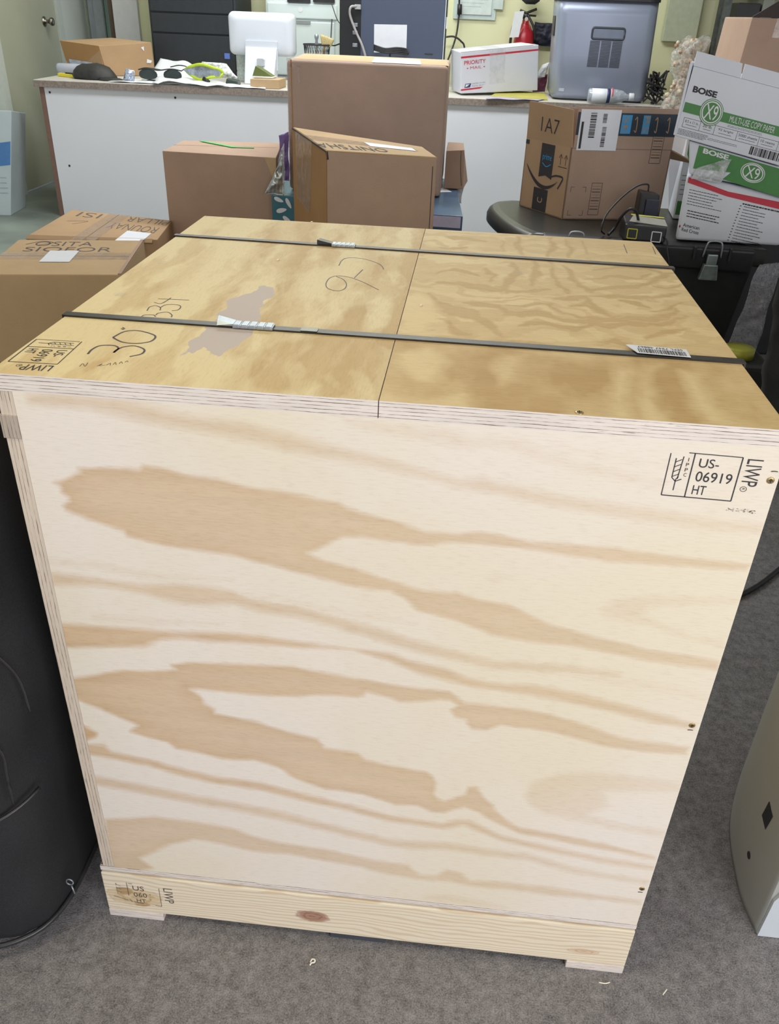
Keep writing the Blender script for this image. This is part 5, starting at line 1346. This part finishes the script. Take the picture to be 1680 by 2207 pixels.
obj('bristles', hexa(B(), [(-.515, 4.985, .985), (-.46, 4.985, .975), (-.46, 5.015, .975), (-.515, 5.015, .985)], [(-.525, 4.985, 1.045), (-.435, 4.985, 1.02), (-.435, 5.015, 1.02), (-.525, 5.015, 1.045)], bev=.012, seg=3), plain('bristle', (.52, .42, .20), .9, var=.3, scale=200), br, True)

# large screen unit seen from its back
scr = thing('display_unit', 'large display seen from its blue-grey back panel, standing behind the tallest carton', 'display', (-.08, 5.05, .766))
obj('housing', box(B(), -.405, 4.995, .775, .235, 5.09, 1.42, bev=.004), plain('housing_black', (.010, .012, .014), .4), scr)
obj('back_panel', box(B(), -.275, 4.985, .78, .222, 5.0, 1.40, bev=.002), plain('slate_panel', (.075, .095, .15), .4, .2, var=.08, scale=400), scr)
obj('edge_trim', box(B(), .224, 4.98, .80, .229, 5.0, 1.41), plain('pale_trim', (.6, .66, .72), .3), scr)
obj('status_light', box(B(), .233, 4.985, 1.10, .239, 5.0, 1.16), WHITE, scr)
f = Face((-.195, 4.985, 1.108), (.002, 4.985, 1.112), (-.193, 4.985, .99))
obj('sticker', f.quad(B(), 0, 0, 1, 1.25, h=.002), LABEL, scr); bm = lines(f, B(), .34, .22, .64, .32, 1, .008, 4, .05); obj('sticker_print', bm, plain('faint_print', (.45, .48, .55), .6), scr)
obj('recess', box(B(), .115, 4.982, .962, .165, 4.987, .968), INK, scr)
bm = B()
for z in (1.09, 1.05, .985): box(bm, -.325, 4.988, z, -.295, 4.997, z+.02, bev=.002)
obj('port', bm, plain('port_metal', (.3, .32, .36), .4, .6, var=.4, scale=90), scr)
obj('plug', box(B(), -.31, 4.955, 1.180, -.275, 4.99, 1.205, bev=.003), plain('vga_grey', (.4, .41, .42), .5), scr)
bm = tube(B(), smooth_path([(-.30, 4.96, 1.195), (-.33, 4.94, 1.19), (-.335, 4.94, 1.15), (-.30, 4.94, 1.07), (-.26, 4.93, 1.0), (-.235, 4.93, .93), (-.22, 4.93, .85), (-.22, 4.93, .77)]), .007)
prop(obj('video_cable', bm, plain('cable_grey', (.36, .34, .34), .5), None, True), 'grey video cable hanging from the black side of the display', 'cable')
bm = B()
for k in range(4): tube(bm, smooth_path([(-.19, 4.95, 1.0-.008*k), (-.12, 4.93, .985-.007*k), (-.05, 4.93, .992-.009*k), (.01, 4.95, .985-.008*k), (.02, 4.94, .965)]), .005)
tube(bm, smooth_path([(-.09, 4.94, .97), (-.09, 4.94, .88), (-.05, 4.90, .77)]), .005)
prop(obj('cable', bm, BLACKP, None, True), 'coiled black cable over the white sticker of the display', 'cable')
bm = tube(B(), smooth_path([(-.50, 5.3, 1.2), (-.45, 5.2, 1.12), (-.40, 5.1, 1.09)]), .003); tube(bm, smooth_path([(-.50, 5.3, 1.12), (-.49, 5.2, 1.0), (-.45, 5.05, .985), (-.40, 5.02, 1.0)]), .004)
prop(obj('cable', bm, BLACKP, None, True), 'thin black cables between the printer and the display', 'cable')
bm = tube(B(), smooth_path([(.27, 5.86, 1.5), (.28, 5.86, 1.25), (.285, 5.86, 1.19)]), .006)
tube(bm, [(.285, 5.86, 1.235), (.287, 5.86, 1.175)], .016, 10); tube(bm, smooth_path([(.285, 5.86, 1.18), (.275, 5.84, 1.05), (.24, 5.78, .93), (.22, 5.72, .87), (.2, 5.7, .75)]), .006)
tube(bm, smooth_path([(.20, 5.8, 1.04), (.26, 5.8, 1.045), (.31, 5.8, 1.02), (.34, 5.8, .97), (.35, 5.75, .75)]), .006)
prop(obj('cord', bm, BLACKP, None, True), 'black cord with inline switch hanging down the yellow wall', 'cord')
wp = thing('wall_notice', 'pale notices in a clear holder on the yellow wall above the mail box', 'notice', (.38, 5.89, 1.2))
obj('holder', box(B(), .245, 5.885, 1.15, .53, 5.899, 1.42), plain('pale_sleeve', (.50, .60, .58), .3, var=.04), wp)
obj('sheet', box(B(), .27, 5.878, 1.178, .50, 5.884, 1.42), plain('pale_sheet', (.60, .68, .66), .5), wp)
bm = lines(Face((.27, 5.878, 1.42), (.50, 5.878, 1.42), (.27, 5.878, 1.178)), B(), .1, .1, .9, .85, 9, .0035, 3); obj('sheet_print', bm, plain('pale_print', (.42, .50, .50), .5), wp)
obj('side_sheet', box(B(), .515, 5.872, 1.215, .575, 5.884, 1.42), plain('pale_sheet_2', (.56, .64, .62), .5), wp)
# wall extinguisher
ex = thing('fire_extinguisher', 'red fire extinguisher with a hanging tag on the yellow wall', 'fire extinguisher', (.74, 5.79, .8))
bm = lathe(B(), [(.06, .72), (.068, .73), (.068, 1.03), (.062, 1.08), (.035, 1.125), (.022, 1.14), (.022, 1.16)], (.735, 5.80, 0), 28); obj('cylinder', bm, plain('extinguisher_red', (.42, .015, .03), .3, var=.05), ex, True)
bm = lathe(B(), [(.018, 1.155), (.020, 1.19), (.012, 1.20)], (.735, 5.80, 0), 16); tube(bm, [(.69, 5.79, 1.215), (.735, 5.79, 1.20), (.80, 5.79, 1.225)], .008); tube(bm, [(.70, 5.79, 1.19), (.80, 5.79, 1.185)], .006); obj('valve', bm, plain('valve_dark', (.04, .045, .04), .4, .4), ex, True)
bm = tube(B(), smooth_path([(.72, 5.78, 1.18), (.66, 5.76, 1.14), (.645, 5.76, 1.05), (.65, 5.76, .95), (.66, 5.76, .85)]), .009); tube(bm, smooth_path([(.745, 5.79, 1.19), (.79, 5.77, 1.12), (.81, 5.77, 1.04)]), .008); obj('hose', bm, BLACKP, ex, True)
f = Face((.655, 5.72, 1.205), (.715, 5.72, 1.21), (.635, 5.72, 1.055)); obj('tag', f.quad(B(), 0, 0, 1, 1, h=.002, t=.002), WHITE, ex, label='white inspection tag')
bm = lathe(B(), [(.012, 0), (.012, .006)], (.735, 5.735, 1.165), 14, M=Matrix.Rotation(math.pi/2, 3, 'X')); obj('gauge', bm, plain('gauge', (.5, .45, .4), .3), ex)
crumple('dark_pouch', 'dark navy pouch hanging between the extinguisher and the grey machine', 'pouch', [(.781, 5.85, 1.025), (.947, 5.85, 1.005), (.937, 5.85, 1.14), (.80, 5.85, 1.154)], plain('navy_pouch', (.015, .016, .035), .6), .06, 81)
bm = lathe(B(), [(.03, .0), (.06, .02), (.05, .05)], (.755, 5.8, 1.25), 20); prop(obj('wall_hook', bm, BLACKM, None, True), 'dark bracket on the wall above the extinguisher', 'bracket')

# priority mail box on a yellow envelope
env = thing('padded_envelope', 'yellow padded envelope under the red striped mail box', 'envelope', (.7, 4.85, .766))
obj('envelope', hexa(B(), [(.52, 4.72, .766), (.86, 4.72, .766), (.868, 5.12, .766), (.60, 5.16, .766)], [(.52, 4.72, .772), (.86, 4.72, .774), (.868, 5.12, .776), (.60, 5.16, .78)], bev=.002), plain('manila_yellow', (.46, .42, .08), .6, var=.1), env)
sheet('paper_sheet', 'pale lilac sheet overhanging the counter edge under the yellow envelope', [(.50, 4.60, .765), (.80, 4.64, .765), (.86, 4.76, .765), (.52, 4.74, .765)], plain('lilac_paper', (.42, .38, .52), .6, var=.15, scale=14), 6, .006)
b = [(.354, 4.78, .7745), (.822, 5.10, .790), (.72, 5.33, .790), (.29, 5.03, .7745)]; t = [(.338, 4.78, .988), (.797, 5.10, 1.036), (.70, 5.33, 1.040), (.272, 5.03, .995)]
pm = thing('mail_box', 'white mail box with red stripes and clear tape on the counter', 'box', (.55, 5.0, .768))
PMW = plain('mail_white', (.66, .67, .74), .55, var=.03, scale=6)
obj('carton_body', hexa(B(), b, t, bev=.004), PMW, pm)
f = frontface(b, t); bm = B(); f.quad(bm, 0, .10, 1, .145); f.quad(bm, 0, .89, 1, .93)
f.text(bm, 'PRIORITY', .04, .21, .31, .31, bold=.012); f.text(bm, 'MAIL', .115, .36, .26, .43)
for u in (.075, .285): f.quad(bm, u, .385, u+.015, .41)
obj('red_print', bm, RED, pm)
bm = B(); f.poly(bm, ((.055, .77), (.13, .77), (.115, .87), (.045, .87))); nv = obj('emblem', bm, NAVY, pm, label='dark blue eagle emblem')
bm = f.poly(B(), ((.06, .785), (.115, .79), (.08, .815), (.10, .82), (.055, .855)), h=.0016); obj('emblem_eagle', bm, WHITE, nv)
bm = f.text(B(), 'UNITED STATES', .14, .77, .31, .805); f.text(bm, 'POSTAL SERVICE', .14, .83, .31, .865); lines(f, bm, .70, .80, .95, .85, 1, .005, 5, .05); obj('blue_print', bm, plain('grey_blue_ink', (.16, .18, .30), .5), pm)
obj('clear_tape', f.quad(B(), .36, 0, .56, .85, h=.002), TAPEW, pm)
g = topface(t); obj('top_tape', g.quad(B(), .36, 0, .56, 1, h=.002), TAPEW, pm); bm = B(); g.quad(bm, .0, .93, 1, 1, h=.001); obj('flap_grey_line', bm, plain('flap_edge', (.45, .43, .42), .8), pm)  # thin grey strip along the near edge of the top
crumple('black_stand', 'small black gadget between the tallest carton and the mail box', 'gadget', [(.22, 4.84, .766), (.27, 4.84, .766), (.26, 4.84, .86), (.235, 4.84, .86)], BLACKP, .03, 91)
crumple('white_device', 'white handset with pink sleeve between the mail box and the grey machine', 'handset', [(.80, 5.2, .85), (.86, 5.2, .86), (.885, 5.2, .94), (.84, 5.2, .93)], WHITE, .04, 95)
crumple('pink_pouch', 'dark pink pouch right of the mail box', 'pouch', [(.80, 5.25, .77), (.88, 5.25, .77), (.88, 5.25, .87), (.81, 5.25, .87)], plain('dusty_pink', (.20, .06, .11), .6), .05, 96)

# grey ice maker
im = thing('ice_maker', 'silver-grey countertop ice maker with black lid and vent grille', 'ice maker', (1.16, 5.0, .766))
ICE = plain('ice_grey', (.29, .325, .42), .35, .35, var=.04, scale=6)
bm = B(); P0 = rrect(0, 0, 1, 1, .09, 5)
rings = []
def sec(z):
    k = (z-.775)/.5
    x0, x1 = .885 + (.862-.885)*k, 1.44 + (1.425-1.44)*k; return x0, x1, 4.80, 5.22
for z in (.775, .80, 1.0, 1.2, 1.272):
    x0, x1, y0, y1 = sec(z); r = .06
    ins = .012 if z in (.775,) else 0
    rings.append([bm.verts.new((x, y, z)) for x, y in rrect(x0+ins, y0+ins, x1-ins, y1-ins, r, 6)])
for q_, w_ in zip(rings, rings[1:]):
    for k in range(len(q_)): bm.faces.new((q_[k], q_[(k+1) % len(q_)], w_[(k+1) % len(q_)], w_[k]))
bm.faces.new(rings[0][::-1]); bm.faces.new(rings[-1])
obj('casing', bm, ICE, im, True)
bm = prism(B(), rrect(.850, 4.785, 1.432, 5.23, .065), 1.272, 1.33); obj('lid', bm, BLACKP, im, label='black lid')
bm = prism(B(), rrect(.90, 4.82, 1.42, 5.2, .05), .766, .776); obj('base', bm, BLACKP, im)
bm = tube(B(), [(x, 4.799, z) for x, z in rrect(1.073, 1.085, 1.253, 1.140, .012)] + [(1.253, 4.799, 1.128)], .006, 8); obj('handle_rim', bm, plain('dark_rim', (.05, .055, .07), .4), im, True)
obj('handle_recess', prism(B(), rrect(1.076, 1.088, 1.25, 1.137, .012), 4.797, 4.802, axis='y'), plain('recess_grey', (.19, .22, .29), .4, .3), im)
bm = B()
for i in range(18):
    z = .945 + i*.0074; s = (z-.945)*.08
    for a in range(3): x = 1.068 + a*.063 ; box(bm, x, 4.7975, z, x+.056, 4.8005, z+.0042)
obj('vent_grille', bm, plain('vent_dark', (.055, .065, .09), .6), im)
obj('side_window', box(B(), .862, 4.90, 1.09, .872, 5.08, 1.19, bev=.002), BLACKP, im)
obj('badge', box(B(), .925, 4.797, .812, .955, 4.801, .828), plain('badge', (.42, .46, .52), .3), im)
# bottle in front of it
bt = thing('bottle', 'clear plastic bottle with white label lying in front of the ice maker', 'bottle', (1.21, 4.69, .80))
Mx = Matrix.Rotation(math.pi/2, 3, 'Y')
bm = lathe(B(), [(.03, 0), (.036, .006), (.036, .165), (.030, .195), (.016, .215), (.015, .235)], (1.085, 4.69, .806), 24, M=Mx); obj('bottle_body', bm, translucent('clear_plastic', (.50, .54, .60), .9, .15, .1), bt, True)
bm = lathe(B(), [(.0365, 0), (.0365, .13)], (1.105, 4.69, .806), 24, M=Mx); lb = obj('bottle_label', bm, LABEL, bt, True)
bm = lathe(B(), [(.0372, 0), (.0372, .018)], (1.19, 4.69, .806), 24, M=Mx); obj('label_band', bm, NAVY, lb, True)
bm = lathe(B(), [(.0372, 0), (.0372, .008)], (1.215, 4.69, .812), 24, M=Mx); obj('label_band', bm, plain('pinkish_red', (.5, .12, .16), .5), lb, True)
bm = lathe(B(), [(.019, 0), (.020, .003), (.020, .025), (.017, .028)], (1.318, 4.69, .806), 20, M=Mx); obj('bottle_cap', bm, WHITE, bt, True)
bm = B(); random.seed(3)
for k in range(16):
    p0 = Vector((1.44, 4.74, .77)); P = [p0 + Vector((random.uniform(-.02, .10), random.uniform(0, .12), random.uniform(0, .17))) for _ in range(4)]
    tube(bm, smooth_path(P, 5), .005, 6)
prop(obj('cable_tangle', bm, BLACKM, None, True), 'tangle of black cables right of the ice maker', 'cables')

# plastic sleeve of shells hanging at the counter's right end
sl = thing('shell_bag', 'clear plastic sleeve of cream and orange shells hanging over the counter edge', 'bag', (1.58, 4.55, .70))
bm = loft(B(), [(1.57, 4.55, .07, .05, .69), (1.56, 4.55, .105, .06, .73), (1.57, 4.55, .10, .06, .80), (1.60, 4.55, .09, .06, .88), (1.58, 4.55, .09, .06, .96), (1.57, 4.55, .095, .06, 1.04), (1.60, 4.55, .08, .05, 1.10), (1.61, 4.55, .06, .03, 1.13)], 40, 2.4); wrinkle(bm, .03, 16, 5)
k = NT('film_over_shells'); f_ = k.noise(k.coord(), 60, 3, .6, .6); k.bump(f_, .9, .004); mfs = k.out((.68, .66, .60), .16, 0, .8); k.l(k.mr(f_, .4, .7, .22, .6), k.b.inputs['Alpha'])
obj('plastic_sleeve', bm, mfs, sl, True)
k = NT('shells'); v = k.coord(); vo = k.noise(v, 26, 2); v2 = k.noise(k.coord(loc=(2, 3, 1)), 55, 3)
col = k.ramp(vo, [(.36, (.46, .40, .28)), (.5, (.58, .48, .34)), (.60, (.46, .18, .09)), (.72, (.20, .17, .08))]); col = k.mix(k.mr(v2, .4, .7, 0, .6), col, (.70, .62, .48)); SHM = k.out(col, .6)
bm = B(); random.seed(12)
for i in range(90):
    z = .71 + .40*random.random(); c = Vector((1.575 + random.uniform(-.07, .07), 4.55 + random.uniform(-.035, .035), z)); r = random.uniform(.010, .020)
    M3 = Euler((random.random()*3, random.random()*3, 0)).to_matrix()
    lathe(bm, [(r*.15, -r*.9), (r*.7, -r*.4), (r, 0), (r*.7, r*.5), (r*.15, r*.9)], c, 7, M=M3)
prop(obj('shells', bm, SHM, sl, True), kind='stuff')
# shelf with dark frame, tan box and pale panel at the far right
sh = thing('metal_shelf', 'dark metal shelf rack at the right of the back wall', 'shelf', (2.1, 5.5, 0))
for x, y in ((1.93, 5.45), (2.75, 5.45), (1.98, 5.8), (2.75, 5.8)): obj('post', box(B(), x, y, 0, x+.04, y+.04, 1.9), plain('rack_steel', (.09, .10, .09), .4, .6, var=.3), sh)
for z in (.5, .95, 1.42): obj('shelf_board', box(B(), 1.93, 5.45, z, 2.79, 5.84, z+.03), BLACKM, sh)
for i, (x0, x1, z1, c) in enumerate(((2.02, 2.16, 1.30, (.03, .03, .03)), (2.17, 2.24, 1.34, (.25, .27, .22)), (2.26, 2.7, 1.30, (.02, .02, .022)))):
    prop(obj('storage_case', box(B(), x0, 5.50, .98, x1, 5.78, z1, bev=.006), plain('case_%d' % i, c, .5)), ('black case at the left of the dark metal shelf', 'pale narrow case on the dark metal shelf', 'wide black case on the dark metal shelf')[i], 'case')
b, t = quad4((1.80, 5.62), (1.92, 5.62), (1.92, 5.86), (1.80, 5.86), 0, 1.085)
carton('cardboard_carton', 'tan carton at the foot of the pale panel, left of the metal shelf', b, t, CARD2)
prop(obj('wall_panel', box(B(), 1.66, 5.84, 1.07, 1.88, 5.895, 1.9, bev=.004), plain('sage_panel', (.46, .50, .36), .5)), 'pale sage panel on the wall right of the ice maker', 'panel')

# tall white drink carton standing by the door
gb = thing('tall_carton', 'tall pale carton with a blue patch standing by the door at the left edge', 'box', (-2.47, 4.55, 0))
GBM = plain('pale_blue_carton', (.52, .60, .62), .45, var=.06, scale=5)
obj('carton_body', hexa(B(), [(-2.58, 4.38, .0), (-2.39, 4.42, .0), (-2.425, 4.69, .0), (-2.60, 4.69, .0)], [(-2.46, 4.38, .60), (-2.262, 4.42, .60), (-2.315, 4.69, .56), (-2.48, 4.69, .56)], bev=.004), GBM, gb)
f = Face((-2.46, 4.38, .60), (-2.262, 4.42, .60), (-2.58, 4.38, 0), (-2.39, 4.42, 0)); gp_ = obj('blue_patch', f.poly(B(), ((.55, .30), (.98, .28), (.98, .50), (.55, .52)), h=.001), plain('patch_blue', (.08, .22, .50), .5), gb)
bm = lines(f, B(), .60, .33, .95, .48, 2, .012, 9, .1); obj('patch_print', bm, WHITE, gp_)
bm = lines(f, B(), .6, .6, .95, .8, 4, .004, 6); obj('small_print', bm, plain('grey_print', (.3, .33, .36), .6), gb)
